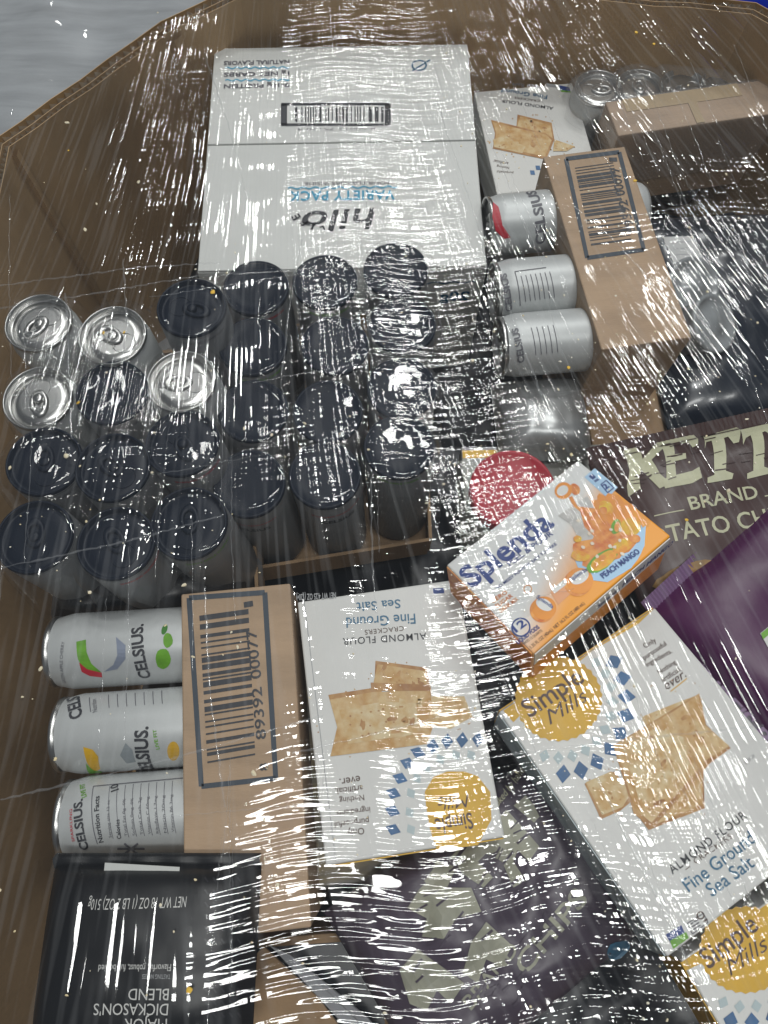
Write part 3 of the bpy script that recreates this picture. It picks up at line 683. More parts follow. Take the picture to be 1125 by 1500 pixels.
# ------------------------------------------------------------------ sweetener carton
def orange_fade():
    m = mat('sweetener_face', (.68, .69, .68), .4, bump=.04, bscale=90)
    nt = m.node_tree; b = nt.nodes['Principled BSDF']; N = nt.nodes.new; L = nt.links.new
    tc = N('ShaderNodeTexCoord'); sx = N('ShaderNodeSeparateXYZ'); L(tc.outputs['Object'], sx.inputs[0])
    a = N('ShaderNodeMath'); a.operation = 'MULTIPLY_ADD'; a.inputs[1].default_value = .42; L(sx.outputs[0], a.inputs[0])
    b2 = N('ShaderNodeMath'); b2.operation = 'MULTIPLY'; b2.inputs[1].default_value = -1; L(sx.outputs[1], b2.inputs[0]); L(b2.outputs[0], a.inputs[2])
    mr = N('ShaderNodeMapRange'); mr.interpolation_type = 'SMOOTHSTEP'; mr.inputs[1].default_value = -.006; mr.inputs[2].default_value = .026; L(a.outputs[0], mr.inputs[0])
    mx = N('ShaderNodeMix'); mx.data_type = 'RGBA'; mx.inputs[6].default_value = (.68, .69, .68, 1); mx.inputs[7].default_value = (.83, .33, .02, 1)
    L(mr.outputs[0], mx.inputs[0]); L(mx.outputs[2], b.inputs['Base Color']); return m
t = carton('sweetener_carton', 'white and orange drink-pod carton with peach mango picture, lying askew on top', 'carton', (661, 822), (853, 669), (774, 964), .040, .052, orange_fade(), zs=(.032, .032, .052))
w, l, h = t.w, t.l, t.hh
t.part('end_panel', boxvf(-w / 2 - .0008, -w / 2 - .0001, -l / 2 + .001, l / 2 - .001, .001, h - .001), ORANGE_DK)
t.part('side_panel', boxvf(-w / 2 + .001, w / 2 - .001, -l / 2 - .0008, -l / 2 - .0001, .001, h * .55), ORANGE)
t.part('side_panel', boxvf(-w / 2 + .001, w / 2 - .001, -l / 2 - .0008, -l / 2 - .0001, h * .56, h - .002), WHITE_GLOSS)
V, F = text_mesh('Splenda PEACH MANGO', .02); k = .075 / max(v[0] for v in V)
mesh_obj('side_lettering', [(-.005 + x * k, -l / 2 - .0011, h * .66 + y * k * 1.4) for x, y in V], F, BLUEINK, t.o)
t.poly('blue_label', PALEBLUE, [(856, 699), (871, 686), (905, 714), (890, 730)])
t.text('lettering', BLUEINK, '1', (868, 703), (873, 699), 7, .04); t.text('lettering', BLUEINK, '=', (873, 708), (879, 704), 6, .04); t.text('lettering', BLUEINK, '2', (887, 718), (893, 713), 8, .04)
t.line('lettering', BLUEINK, [(880, 710), (888, 704), (899, 715), (890, 722), (880, 710)], 1.6)
t.text('lettering', BLUEINK, 'Splenda', (691, 862), (813, 769), 33, .028); t.text('lettering', BLUEINK, 'PEEL & POUR', (747, 830), (811, 783), 8, .015)
t.text('lettering', BLUEINK, 'NO MESSY POWDER, EASY TO MAKE', (729, 864), (816, 798), 4.5, .015)
for k, s_ in enumerate(('ZERO', 'SUGAR', 'DRINK MIX')): t.text('lettering', ORANGE_DK, s_, (722 + k * 6, 884 + k * 7), (744 + k * 8, 869 + k * 5), 6, .02)
t.ring('lettering', ORANGE_DK, 773, 863, 5, 1.2)
t.blob('blue_label', PALEBLUE, 893, 800, 56, 44, -40, 36, 0, .00022)
t.poly('blue_label', PALEBLUE, [(850, 838), (868, 850), (890, 853), (925, 832), (944, 800), (946, 770), (938, 775), (915, 810), (880, 836)], .00024)
t.blob('splash', ORANGE_DK, 888, 790, 50, 34, -35, 40, .12, .00028, 4); t.blob('splash', ORANGE, 900, 748, 34, 20, 25, 30, .2, .00030, 6)
t.poly('pitcher', mat('glass_print', (.55, .54, .52), .4, var=.25, vscale=120), [(817, 756), (860, 727), (868, 738), (878, 770), (868, 790), (850, 793), (836, 768)], .00033)
t.poly('splash', ORANGE_DK, [(833, 729), (838, 727), (846, 742), (870, 745), (884, 770), (876, 792), (856, 772), (850, 750), (840, 742)], .00036)
t.blob('pod', ORANGE, 825, 719, 13, 12, -35, 20, 0, .00038); t.blob('pod', WHITE_GLOSS, 824, 719, 9, 7, -35, 18, 0, .0004); t.blob('pod', ORANGE_DK, 842, 717, 7, 9, -35, 16, .05, .00037)
for (x, y, a, b_, rot, mm, s_) in ((888, 744, 12, 9, 40, MANGO, 1), (884, 748, 6, 5, 40, ORANGE_DK, 2), (924, 772, 15, 13, 0, MANGO, 3), (902, 772, 7, 11, 10, GREENINK, 4), (904, 772, 4, 8, 10, ORANGE_DK, 5), (882, 822, 26, 12, -35, GREENINK, 6), (884, 822, 23, 10, -35, MANGO, 7), (912, 800, 16, 10, -30, MANGO, 8), (850, 815, 14, 8, 10, MANGO, 9), (846, 790, 6, 5, 0, MANGO, 10), (930, 790, 8, 6, 0, ORANGE_DK, 11)):
    t.blob('fruit', mm, x, y, a, b_, rot, 20, .06, .0004 + .00003 * s_, s_)
for k in range(14): t.blob('ice', mat('ice_print', (.72, .62, .48), .3), 870 + random.uniform(-26, 50), 792 + random.uniform(-40, 30), 3.2, 2.4, random.uniform(0, 90), 7, .3, .0008, k)
t.text('lettering', BLUEINK, 'PEACH MANGO', (884, 848), (938, 810), 8, .025, e=.0009)
for (x, y, r_) in ((849, 851, 20), (797, 891, 18)):
    t.piece = x
    t.blob('pod', ORANGE_DK, x - 3, y + 3, r_, r_, 0, 28, 0, .0003); t.blob('pod', ORANGE, x, y, r_, r_ * .95, 0, 28, 0, .0004); t.blob('pod', WHITE_GLOSS, x, y - 5, r_ * .72, r_ * .45, -30 if x > 820 else 30, 24, 0, .0005)
    s_ = 1 if x > 820 else -1
    t.text('lettering', BLUEINK, 'Splenda', (x - 12, y - 3 + (4 if s_ > 0 else -12)), (x + 12, y - 3 - (12 if s_ > 0 else -4)), 6, .02, e=.0006)
t.piece = 1
t.poly('pod', mat('peach_print', (.72, .34, .17), .45), [(806, 868), (828, 850), (838, 868), (818, 886)], .00028); t.poly('pod', WHITE_GLOSS, [(808, 864), (826, 849), (830, 856), (812, 870)], .00032)
t.ring('lettering', BLUEINK, 763, 919, 12, 2.2); t.text('lettering', BLUEINK, '12', (756, 927), (772, 915), 11, .03)
t.text('lettering', BLUEINK, 'LIQUID PODS', (759, 944), (791, 920), 6, .03); t.text('small_print', BROWNINK, 'MAKES 12 QUARTS', (766, 946), (795, 925), 4); t.text('small_print', BROWNINK, '12 - 1.35 FL OZ (40mL)  NET 16.2 FL OZ (480 mL)', (771, 957), (857, 885), 5)
t.flush()

# ------------------------------------------------------------------ bags
def bag(name, label, tl, tr, bl, z, h, m, group=None, wr=.003, seed=0, hull=True, n=36):
    M, w, l = face_frame(tl, tr, bl, z, h)
    t = Thing(name, label, 'bag', M, h * .9, group); t.w, t.l = w, l
    vf, f = pillow(w, l, h, n, wr=wr, seed=seed); t.h = f; t.step = .006
    t.body = t.part('bag_body', vf, m, smooth=True)
    if hull: HULL.append(([tuple((M @ Vector((x * w * .36, y * l * .36, 0))).xy) for x, y in ((-1, -1), (1, -1), (1, 1), (-1, 1))], (M @ Vector((0, 0, h))).z))
    return t
def crimp(t, side, m, wd=.012, n=46):
    """sealed bag end with pressed ridges along the local top (+y) or left (-x) side"""
    V, F = [], []; L0 = t.w if side == 'y' else t.l
    for q in range(n * 2 + 1):
        s_ = -L0 / 2 + L0 * q / (n * 2); zz = .004 + (.0009 if q % 2 else -.0003)
        for k in range(3):
            d = wd * k / 2
            V.append((s_, t.l / 2 - .002 + d, zz + .002 * k) if side == 'y' else (-t.w / 2 + .002 - d, s_, zz + .002 * k))
        if q:
            for k in range(2):
                a = (q - 1) * 3 + k; F.append((a, a + 3, a + 4, a + 1) if side == 'y' else (a, a + 1, a + 4, a + 3))
    t.part('sealed_end', (V, F), m)
def rough_letters(t, m, glyphs):
    for pts in glyphs: t.poly('lettering', m, pts, .0006)
t = bag('chip_bag', 'dark brown chip bag with big cream letters, right edge above the purple bag', (893, 655), (1210, 585), (938, 890), -.020, .03, KETTLEBAG, 'chip bags', seed=2)
crimp(t, 'y', KETTLEBAG, .014)
rough_letters(t, CREAM, [  # K E T T cut as rough woodcut letters
    [(914, 650), (936, 644), (938, 662), (941, 680), (936, 700), (938, 716), (920, 728), (918, 712), (922, 690), (915, 668)],
    [(938, 676), (960, 652), (976, 648), (972, 656), (954, 674), (966, 694), (982, 708), (966, 716), (950, 700), (940, 690)],
    [(960, 646), (1018, 636), (1022, 652), (1014, 656), (1008, 648), (986, 652), (988, 666), (1004, 664), (1005, 672), (988, 676), (990, 696), (1014, 690), (1024, 684), (1028, 700), (1014, 708), (974, 716), (970, 706), (976, 700), (972, 662)],
    [(1026, 638), (1078, 626), (1082, 648), (1074, 650), (1066, 640), (1060, 642), (1063, 690), (1074, 694), (1072, 702), (1036, 708), (1036, 700), (1046, 696), (1042, 646), (1034, 648), (1032, 658)],
    [(1084, 630), (1140, 618), (1142, 640), (1132, 640), (1120, 632), (1116, 634), (1119, 684), (1130, 688), (1128, 694), (1094, 702), (1094, 694), (1103, 690), (1099, 638), (1092, 642), (1088, 652)]])
for k in range(26):
    x = random.uniform(918, 1120); y = 690 - (x - 918) * .16 + random.uniform(-34, 30); t.line('woodcut_marks', KETTLEBAG, [(x, y), (x + random.uniform(10, 22), y - random.uniform(2, 6))], random.uniform(1, 2.2), .0009)
t.text('lettering', CREAM, 'BRAND', (1012, 747), (1112, 729), 19, .012); t.line('lettering', CREAM, [(958, 756), (1002, 747)], 1.6); t.line('lettering', CREAM, [(1120, 727), (1140, 723)], 1.6)
t.text('lettering', CREAM, 'POTATO CHIPS', (930, 808), (1170, 762), 26, .012)
t.blob('chip_picture', mat('chip_print', (.33, .19, .06), .5, var=.4, vscale=120), 1010, 842, 55, 16, -18, 24, .08, .0006, 3); t.flush()
t = bag('purple_bag', 'deep purple bag with dark lettered edge, at the right edge of the photo', (998, 858), (1232, 640), (1245, 1245), -.002, .026, PURPLE, seed=5, wr=.0022)
crimp(t, 'y', PURPLE_LT, .012, 60)
t.part('dark_gusset', ([(-t.w / 2 - .020, -t.l / 2, .0), (-t.w / 2 + .004, -t.l / 2, .0055), (-t.w / 2 + .004, t.l / 2, .0055), (-t.w / 2 - .020, t.l / 2 - .006, .0)], [(0, 1, 2, 3)]), VIOLETBAG)
V, F = text_mesh("NAT\u00dcRE'S PERFECT", .03, .25); k = .17 / max(v[0] for v in V)
mesh_obj('gusset_lettering', [(-t.w / 2 - .013 + y * k * 1.15, t.l / 2 - .016 - x * k, .0024 + (y * k * 1.15) * .229 + .0005) for x, y in V], F, PURPLE_LT, t.o)
t.poly('badge', WHITE_GLOSS, [(1113, 928), (1150, 898), (1160, 930), (1124, 948)], .0006); t.poly('badge', GREENINK, [(1114, 928), (1150, 899), (1152, 908), (1117, 937)], .0008); t.flush()
t = bag('chip_bag', 'dark violet chip bag with large cream woodcut letters, bottom centre under the film glare', (470, 1345), (822, 1080), (640, 1640), -.035, .03, VIOLETBAG, 'chip bags', seed=8, wr=.007, n=60)
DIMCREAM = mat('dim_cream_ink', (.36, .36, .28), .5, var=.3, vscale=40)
rough_letters(t, DIMCREAM, [
    [(597, 1330), (640, 1260), (668, 1270), (655, 1300), (690, 1300), (705, 1335), (668, 1345), (650, 1375), (618, 1372), (625, 1345)],
    [(660, 1255), (700, 1215), (745, 1240), (735, 1262), (712, 1250), (700, 1262), (722, 1285), (708, 1300), (678, 1280)],
    [(715, 1215), (742, 1186), (790, 1240), (775, 1262), (758, 1245), (752, 1262), (770, 1290), (752, 1300), (735, 1262)],
    [(752, 1180), (782, 1205), (790, 1196), (782, 1180), (770, 1165)],
    [(585, 1420), (612, 1390), (680, 1440), (660, 1470), (640, 1450), (625, 1480), (600, 1470)], [(690, 1380), (712, 1350), (750, 1385), (735, 1415), (712, 1405), (700, 1440), (678, 1425)]])
for k in range(70):
    x, y = random.uniform(585, 800), random.uniform(1180, 1480); t.line('woodcut_marks', VIOLETBAG, [(x, y), (x + random.uniform(6, 24), y - random.uniform(8, 30))], random.uniform(1.5, 5), .0009)
t.text('lettering', DIMCREAM, 'CHIPS', (770, 1430), (862, 1318), 26, .012); t.text('lettering', DIMCREAM, 'BRAND', (690, 1480), (760, 1392), 20, .012)
t.text('small_print', CREAM, 'cooked by hand', (722, 1192), (770, 1128), 9, 0, .3); t.blob('badge', TEAL, 905, 1392, 18, 12, -35, 14, .2, .0006); t.flush()
t = bag('coffee_bag', 'black coffee bag with white lettering upside down, bottom left corner', (366, 1560), (24, 1560), (366, 1270), .032, .028, BLACKBAG, seed=11, wr=.0022)
crimp(t, 'y', BLACKBAG)
V, F = [], []
for q in range(41):
    s_ = -t.w / 2 + t.w * q / 40
    V += [(s_, -t.l / 2 + .003, .005), (s_, -t.l / 2 - .003, .011 + .001 * math.sin(q * .9)), (s_, -t.l / 2 - .006, .004)]
    if q: F += [(3 * q - 3, 3 * q, 3 * q + 1, 3 * q - 2), (3 * q - 2, 3 * q + 1, 3 * q + 2, 3 * q - 1)]
t.part('folded_top', (V, F), BLACKBAG, smooth=True)
WT = mat('white_ink', (.62, .62, .60), .5)
t.text('lettering', WT, 'NET WT 18 OZ (1 LB 2 OZ) 510g', (274, 1313), (131, 1317), 14, -.004); t.text('lettering', WT, 'Flavorful, robust, full-bodied', (251, 1412), (145, 1413), 9); t.text('small_print', PALEINK, 'TASTING NOTES', (250, 1427), (209, 1427), 6)
t.text('lettering', WT, 'BLEND', (248, 1448), (189, 1448), 15); t.text('lettering', WT, "DICKASON'S", (247, 1470), (138, 1470), 15); t.text('lettering', WT, 'MAJOR', (245, 1492), (183, 1492), 15)
for k in range(60): t.line('emboss', mat('dim_ink', (.03, .03, .036), .3), [(300 + (k % 5) * 12, 1285 + (k // 5) * 18), (305 + (k % 5) * 12, 1292 + (k // 5) * 18)], 2.5)
t.flush()
o = mesh_obj('paper_sticker', *boxvf(-.024, .024, -.003, .003, 0, .0004), WHITE); pp = P(208, 1274, .020); o.location = pp; o.rotation_euler = (R(12), 0, R(-3)); tag(o, 'torn white paper sticker on the top fold of the black coffee bag', 'sticker')

t = bag('black_plastic_lump', 'crumpled black plastic in front of the left can pack, above the lying cans', (52, 850), (345, 826), (58, 905), -.045, .035, BLACKBAG, seed=21, wr=.006, hull=False)
# ------------------------------------------------------------------ red-lidded tub
c = P(752, 716, -.012); M = Matrix.Translation((c.x, c.y, c.z - .10))
t = Thing('red_lid_tub', 'round tub with a red plastic lid behind the orange carton', 'tub', M)
t.part('tub_body', lathe([(0, 0), (.031, 0), (.032, .004), (.032, .088)], 40), WHITE, smooth=True)
t.part('lid', lathe([(.0345, .085), (.0350, .097), (.0340, .0995), (.0322, .1000), (.0312, .0985), (.015, .0980), (0, .0980)], 48), REDPL, smooth=True)
HULL.append(([(c.x + .033 * math.cos(q), c.y + .033 * math.sin(q)) for q in range(6)], c.z))
# pale flat carton under the tub
t = carton('pale_carton', 'pale grey flat carton with yellow edges under the red-lidded tub', 'carton', (672, 655), (905, 650), (690, 830), -.115, .05, mat('pale_board', (.34, .34, .31), .5, var=.2, vscale=20), hull=False)
for sx in (-1, 1): t.part('edge_band', boxvf(-t.w / 2 + .001, t.w / 2 - .001, sx * (t.l / 2 - .008) - .004, sx * (t.l / 2 - .008) + .004, t.hh + .0002, t.hh + .0008), YELLOW)
t = carton('yellow_carton', 'dull yellow striped carton peeking out left of the upside-down cracker carton', 'carton', (424, 930), (560, 918), (470, 1300), -.075, .05, mat('dull_yellow', (.28, .21, .08), .5, vscale=14, stretch=(1, 5, 1), col2=(.14, .14, .14)), hull=False)

# ------------------------------------------------------------------ kraft cartons
t = carton('kraft_carton', 'brown kraft carton with taped top at the back right, wrapped in film', 'carton', (868, 152), (1102, 119), (925, 196), -.055, .10, KRAFT_PINK)
w, l, h = t.w, t.l, t.hh
t.part('paper_tape', boxvf(-w * .40, w * .32, l * .12, l / 2 - .0005, h + .0002, h + .0007), KRAFT_TAPE)
t.part('paper_tape', boxvf(-w * .02, w * .03, -l / 2 + .001, l * .12, h + .0003, h + .0009), KRAFT_TAPE)
vf = boxvf(-w / 2 - .002, w / 2 + .002, -l / 2 - .002, l / 2 + .002, h * .3, h + .002, .003); t.part('clear_film', vf, CLOUDYF)
bundle = [[(878, 128, 0), (938, 122, 0)], [(1000, 112, 0), (1056, 104, 0)]]
for k, (px, py, _) in enumerate(bundle[0] + bundle[1]):
    c = P(px, py, -.07); c.y = min(c.y, .725); tc_ = Thing('drink_can', 'wrapped grey can behind the kraft carton, ' + ('leftmost of four', 'second from left', 'third from left', 'rightmost of four')[k], 'can', Matrix.Translation((c.x, c.y, c.z - HCAN)) @ Matrix.Rotation(k * 1.7, 4, 'Z'), group='cans behind the kraft carton')
    can_parts(tc_.o, False)
skin('shrink_wrap', 'cloudy shrink wrap over the grey cans behind the kraft carton', bundle, -.066)
t = carton('kraft_carton', 'brown kraft carton with an open flap at the bottom, right of the coffee bag', 'carton', (330, 1378), (560, 1362), (345, 1640), -.085, .08, KRAFT, hull=False)
w, l, h = t.w, t.l, t.hh
def flap(t, name, pts, zs, m):
    q = [Vector((*t.toL(*p), 0)) for p in pts]; V = [Vector((v.x, v.y, t.zp + z)) for v, z in zip(q, zs)]; V += [v - Vector((0, 0, .003)) for v in V]; n = len(pts)
    F = [list(range(n)), list(range(n, 2 * n))[::-1]] + [[i, i + n, (i + 1) % n + n, (i + 1) % n] for i in range(n)]
    t.part(name, (V, F), m)
flap(t, 'flap', [(340, 1500), (358, 1415), (395, 1374), (470, 1452), (530, 1540), (350, 1560)], [.012, .02, .03, .02, .01, .01], KRAFT)
flap(t, 'flap', [(402, 1372), (432, 1388), (540, 1480), (600, 1560), (560, 1560), (468, 1440)], [.03, .026, .02, .01, .006, .012], mat('grey_board', (.33, .34, .36), .6, var=.1, vscale=20))
t.part('opening', boxvf(-w / 2 + .006, w / 2 - .006, -l / 2 + .006, l / 2 - .006, h + .0003, h + .0008), SHADEFILL)  # dark slab on the closed top, painted as the shaded inside

t = bag('silver_pouch', 'silver grey pouch under the heaviest film glare, below the upper lying cans', (728, 545), (862, 538), (735, 662), -.075, .03, mat('silver_foil', (.36, .37, .37), .3, metal=.5, var=.2, vscale=20, bump=.1, bscale=40), seed=17, hull=False)
t = carton('kraft_carton', 'dim brown kraft carton low between the silver pouch and the dark bag', 'carton', (852, 530), (1010, 520), (862, 655), -.12, .06, KRAFT, hull=False)
# ------------------------------------------------------------------ dark pack with grey lids on the right
t = bag('dark_plastic_bag', 'dark navy plastic-wrapped bag with white label, right side above the chip bag', (935, 300), (1180, 290), (985, 610), -.085, .03, mat('navy_plastic', (.012, .018, .032), .28, var=.4, vscale=14, bump=.3, bscale=28, coat=.4), seed=14, wr=.0035, hull=False)
t.poly('paper_label', mat('label_paper', (.50, .51, .51), .5), [(971, 349), (1015, 347), (1033, 393), (990, 396)], .0012)
for k in range(4): t.line('small_print', PALEINK, [(982 + k * 4, 357 + k * 9), (1012 + k * 4, 355 + k * 9)], 1.5, .0014)
t.flush()
CLOUDY = mat('cloudy_plastic', (.30, .32, .33), .22, var=.2, vscale=40, coat=.6)
for (px, py, z, tx, ty, lb) in ((1018, 418, -.060, .35, .25, 'cloudy grey round lid below the white label on the dark bag'), (1048, 473, -.055, .30, .45, 'silver-grey round lid nearest the bottom of the dark bag, tilted')):
    c = P(px, py, z); M = Matrix.Translation(c) @ Matrix.Rotation(tx, 4, 'X') @ Matrix.Rotation(ty, 4, 'Y') @ Matrix.Translation((0, 0, -.06))
    t = Thing('grey_lid_cup', lb, 'cup', M, group='cups in the dark bag')
    t.part('cup_body', lathe([(0, 0), (.022, 0), (.026, .055)], 32), CLOUDY, smooth=True); t.part('lid', lathe([(.0275, .054), (.0285, .057), (.0280, .060), (.0250, .0605), (.0235, .058), (.012, .0585), (.010, .061), (0, .061)], 40), CLOUDY, smooth=True)

# ------------------------------------------------------------------ stretch film pulled over the whole bin
GX0, GX1, GY0, GY1 = -.38, .56, -.49, .80
NX, NY = 94, 129
xs = np.linspace(GX0, GX1, NX); ys = np.linspace(GY0, GY1, NY)
XX, YY = np.meshgrid(xs, ys)
obs = np.full(XX.shape, -1.0)
for poly, z in HULL:
    m_ = inside(poly, XX, YY); obs[m_] = np.maximum(obs[m_], z + .006)
rim_out = [tuple(p) for p in off_poly(.010)]
inn = inside(rim_out, XX, YY)
Z = np.where(inn, .03, .004)
for it in range(2500):
    A = Z.copy(); A[1:-1, 1:-1] = .25 * (Z[2:, 1:-1] + Z[:-2, 1:-1] + Z[1:-1, 2:] + Z[1:-1, :-2])
    A = np.maximum(A, obs); A[~inn] = .004; Z = A
def film_z(x, y):
    fx = min(max((x - GX0) / (GX1 - GX0) * (NX - 1), 0), NX - 1.001); fy = min(max((y - GY0) / (GY1 - GY0) * (NY - 1), 0), NY - 1.001)
    i, j = int(fx), int(fy); a, b = fx - i, fy - j
    return (Z[j, i] * (1 - a) + Z[j, i + 1] * a) * (1 - b) + (Z[j + 1, i] * (1 - a) + Z[j + 1, i + 1] * a) * b
STRETCH = clear_film('stretch_film', .055, .005, 2.0, [('cross_ridges', .00080, .5), ('long_ridges', .00070, .8)])
FX, FY = 300, 400
V, F = [], []
gx = np.linspace(GX0, GX1, FX); gy = np.linspace(GY0, GY1, FY)
GXX, GYY = np.meshgrid(gx, gy); okm = inside(rim_out, GXX, GYY)
for j in range(FY):
    for i in range(FX):
        x, y = gx[i], gy[j]
        V.append((x, y, film_z(x, y) + .0030 * noise.noise((x * 13, y * 5, 0)) + .0012 * noise.noise((x * 10, y * 22, 3)) + .0007 * noise.noise((x * 55, y * 14, 7))))
for j in range(FY - 1):
    for i in range(FX - 1):
        if okm[j, i] and okm[j + 1, i + 1] and okm[j, i + 1] and okm[j + 1, i]:
            a = j * FX + i; F.append((a, a + 1, a + FX + 1, a + FX))
o = mesh_obj('stretch_film', V, F, STRETCH, None, True)
def sstep(a, b, x): x = np.clip((x - a) / (b - a), 0, 1); return x * x * (3 - 2 * x)
def patches(sc, lo, hi, seed): return sstep(lo, hi, np.array([[noise.fractal((x * sc[0], y * sc[1], seed), 1.0, 2.0, 3) for x in gx[::4]] for y in gy[::4]]).repeat(4, 0).repeat(4, 1)[:FY, :FX])
bw = 1 + 1.0 * (1 - sstep(-.06, .10, GYY)); band = 1 - sstep(.035, .10, np.abs(GXX - .035 + .09 * (GYY - .1)) / bw)
c_str = np.maximum(band * (.85 + .30 * patches((9, 5), -.35, .15, 3.3)), .32 * patches((6, 7), .0, .5, 8.1))
A1 = np.stack([24 * (GXX + .02 * np.sin(GYY * 30)), 215 * (GYY - .06 * GXX + .004 * np.sin(GXX * 40)), c_str], -1)
slant = -.10 + .52 * sstep(-.30, .22, GXX)
l_str = np.maximum(.9 * patches((11, 5), .0, .40, 21.5), (1 - sstep(.10, .22, np.abs(GXX - .21))) * patches((9, 4), -.25, .25, 31.5))
l_str = l_str * (1 - .75 * band)
l_str = np.maximum(l_str, .6 * (1 - sstep(.05, .12, np.abs(GXX + .21))))
A2 = np.stack([10 * GYY, 270 * (GXX + slant * (GYY - .2)), .10 + .9 * l_str], -1)
for an, ar in (('cross_ridges', A1), ('long_ridges', A2)):
    at_ = o.data.attributes.new(an, 'FLOAT_VECTOR', 'POINT'); at_.data.foreach_set('vector', ar.reshape(-1).astype(np.float32))
film_obj = o; tag(o, 'clear stretch film pulled over the whole bin, full of bright wrinkles', 'plastic film')
# ------------------------------------------------------------------ crumbs on the film
def crumb_vf(r, seed):
    rr = random.Random(seed); bm = bmesh.new(); bmesh.ops.create_icosphere(bm, subdivisions=1, radius=r)
    st = (rr.uniform(.7, 1.5), rr.uniform(.6, 1.1), .5)
    for v in bm.verts: v.co = Vector((v.co.x * st[0], v.co.y * st[1], v.co.z * st[2])) * rr.uniform(.75, 1.25)
    bm.verts.index_update(); r_ = ([v.co.copy() for v in bm.verts], [[v.index for v in f.verts] for f in bm.faces]); bm.free(); return r_
V, F = [], []
for k in range(330):
    px, py = random.uniform(0, 1125), random.uniform(0, 1500)
    if random.random() < .35: px, py = random.uniform(650, 1125), random.uniform(10, 700)
    p = P(px, py, .02); p = P(px, py, film_z(p.x, p.y))
    vf = crumb_vf(random.choice((.0005, .0006, .0008, .0011)), k); n = len(V); a = random.uniform(0, 6.28)
    V += [Vector((p.x + v.x * math.cos(a) - v.y * math.sin(a), p.y + v.x * math.sin(a) + v.y * math.cos(a), film_z(p.x, p.y) + .0012 + v.z)) for v in vf[0]]; F += [[n + i for i in f] for f in vf[1]]
o = mesh_obj('tiny_crumbs', V, F, CRUMB); tag(o, 'tiny pale crumbs scattered all over the stretch film', kind='stuff', cat='crumbs')
CWHERE = ('near the rim in front of the left brown wall', 'beside the brown wall left of white carton', 'low by brown wall above silver lids', 'under the upper left wall crumbs', 'over the black lid at the back row',
 'over the second silver lid, left side', 'over the second silver lid, right side', 'between the silver lid and the glaring black lid', 'over the black lid at the left bin wall', 'in the dark gap below the front left black lids', 'at the top left corner of the lower barcode tray',
 'high on the far wall right of centre', 'on the far wall just above the kraft carton', 'below the end of the upper barcode tray', 'over the brown chip bag under its big letters', 'beside the word BRAND on the brown chip bag', 'over the upper barcode digits', 'left of the lying can with green swoosh', 'at the lower corner of the lower barcode frame', 'over the black coffee bag beside its name')
for k, (px, py, r_, g_) in enumerate(((98, 179, .0018, 0), (203, 267, .0019, 0), (125, 337, .0015, 0), (100, 220, .0012, 1), (312, 430, .0018, 1), (152, 488, .0013, 1), (182, 487, .0016, 1), (115, 590, .0016, 1), (97, 668, .0019, 0), (132, 868, .0017, 0), (270, 857, .0018, 0), (932, 47, .0016, 1), (958, 64, .0014, 1), (832, 540, .0018, 1), (1004, 763, .0016, 1), (1066, 720, .0017, 0), (930, 265, .0014, 1), (60, 980, .0015, 0), (372, 1133, .0018, 0), (277, 1450, .0018, 1))):
    p = P(px, py, .02); z = film_z(p.x, p.y); p = P(px, py, z + .001)
    o = mesh_obj('crumb', *crumb_vf(r_, k + 900), GOLD if g_ else CRUMB); o.location = (p.x, p.y, film_z(p.x, p.y) + .0014); o.rotation_euler = (0, 0, k)
    tag(o, ('golden' if g_ else 'pale') + ' snack crumb on the film ' + CWHERE[k], 'crumb', 'larger crumbs on the film')
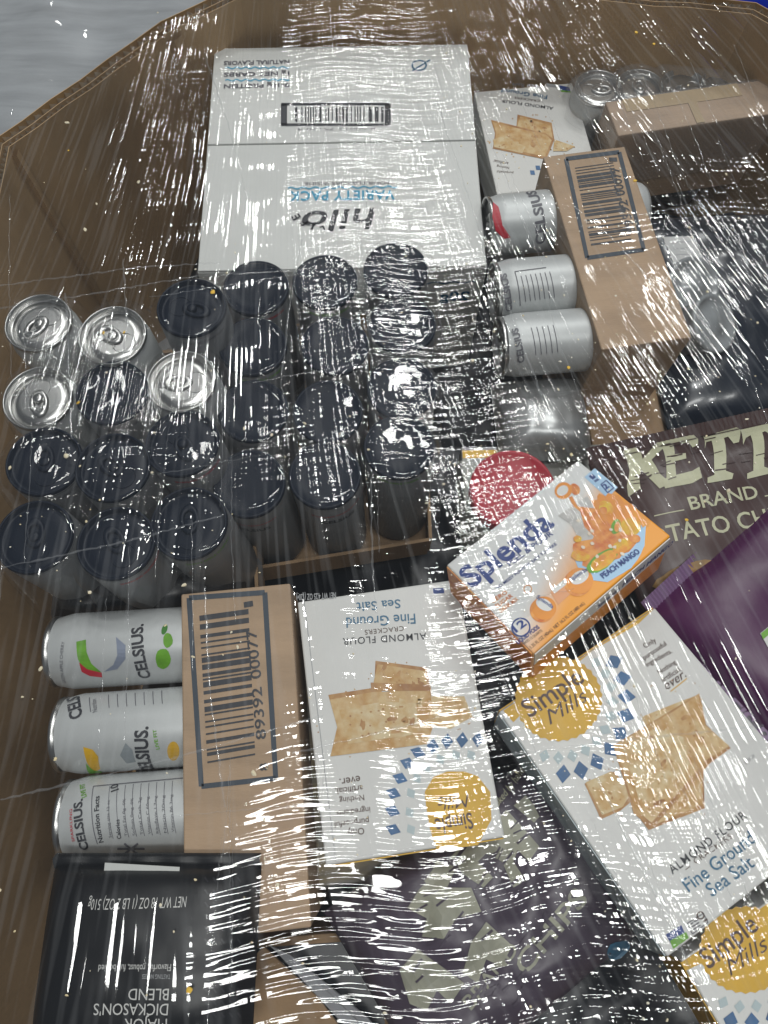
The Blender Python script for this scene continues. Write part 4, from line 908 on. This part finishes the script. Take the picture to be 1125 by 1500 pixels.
# long folds in the film
FOLDS = []
for k in range(64):
    if k < 26: x, y = random.uniform(640, 1120), random.uniform(0, 620); dx, dy = .40 + random.uniform(-.06, .06), 1
    elif k < 44: x, y = random.uniform(0, 560), random.uniform(200, 1250); dx, dy = random.uniform(-.10, .04), 1
    elif k < 54: x, y = random.uniform(0, 700), random.uniform(380, 1300); dx, dy = 1, -.14 + random.uniform(-.06, .06)
    else: x, y = random.uniform(820, 1100), random.uniform(900, 1300); dx, dy = .42 + random.uniform(-.08, .08), 1
    ln = random.uniform(90, 300); FOLDS.append([(x, y), (x + dx * ln * .5 + random.uniform(-4, 4), y + dy * ln * .5), (x + dx * ln, y + dy * ln)])
for pts in FOLDS + list(([(0, 452), (150, 428), (290, 404), (560, 388), (725, 376)], [(0, 418), (200, 392), (330, 384)], [(96, 430), (101, 540), (104, 650)], [(442, 352), (424, 450), (412, 560), (424, 665)], [(543, 700), (546, 830), (552, 905)],
            [(0, 832), (190, 792), (335, 752)], [(428, 1104), (600, 1062), (765, 1014)], [(0, 1172), (250, 1112), (480, 1046)], [(700, 1112), (900, 1086), (1125, 1062)], [(838, 300), (900, 352), (945, 402), (1003, 474)],
            [(722, 384), (752, 470), (806, 612)], [(905, 322), (1010, 300), (1125, 306)], [(640, 420), (650, 520), (662, 640), (672, 760)], [(180, 380), (186, 470), (176, 560)], [(560, 500), (640, 484), (720, 470)], [(690, 905), (740, 1000), (790, 1110)],
            [(870, 1130), (950, 1290), (1040, 1480)], [(300, 860), (306, 1000), (330, 1190)], [(640, 150), (700, 330), (715, 400)], [(300, 80), (340, 200), (372, 330)])):
    thin = .45 if pts in FOLDS else 1.0
    V, F = [], []; W3 = []
    for (ax, ay), (bx, by) in zip(pts[:-1], pts[1:]):
        nn = max(3, int(math.hypot(bx - ax, by - ay) / 7))
        for q in range(nn): W3.append((ax + (bx - ax) * q / nn + random.uniform(-1.1, 1.1), ay + (by - ay) * q / nn + random.uniform(-1.1, 1.1)))
    C = []
    for px, py in W3:
        p = P(px, py, .02); C.append(P(px, py, film_z(p.x, p.y) + .001))
    for q, p in enumerate(C):
        d = (C[min(q + 1, len(C) - 1)] - C[max(q - 1, 0)]); d.z = 0; d.normalize(); sd = Vector((-d.y, d.x, 0)) * random.uniform(.0003, .0010) * thin; up = Vector((0, 0, random.uniform(.0003, .0010)))
        V += [p - sd, p + up, p + sd]
        if q: F += [(3 * q - 3, 3 * q - 2, 3 * q + 1, 3 * q), (3 * q - 2, 3 * q - 1, 3 * q + 2, 3 * q + 1)]
    mesh_obj('film_fold', V, F, FOLD, film_obj, True)
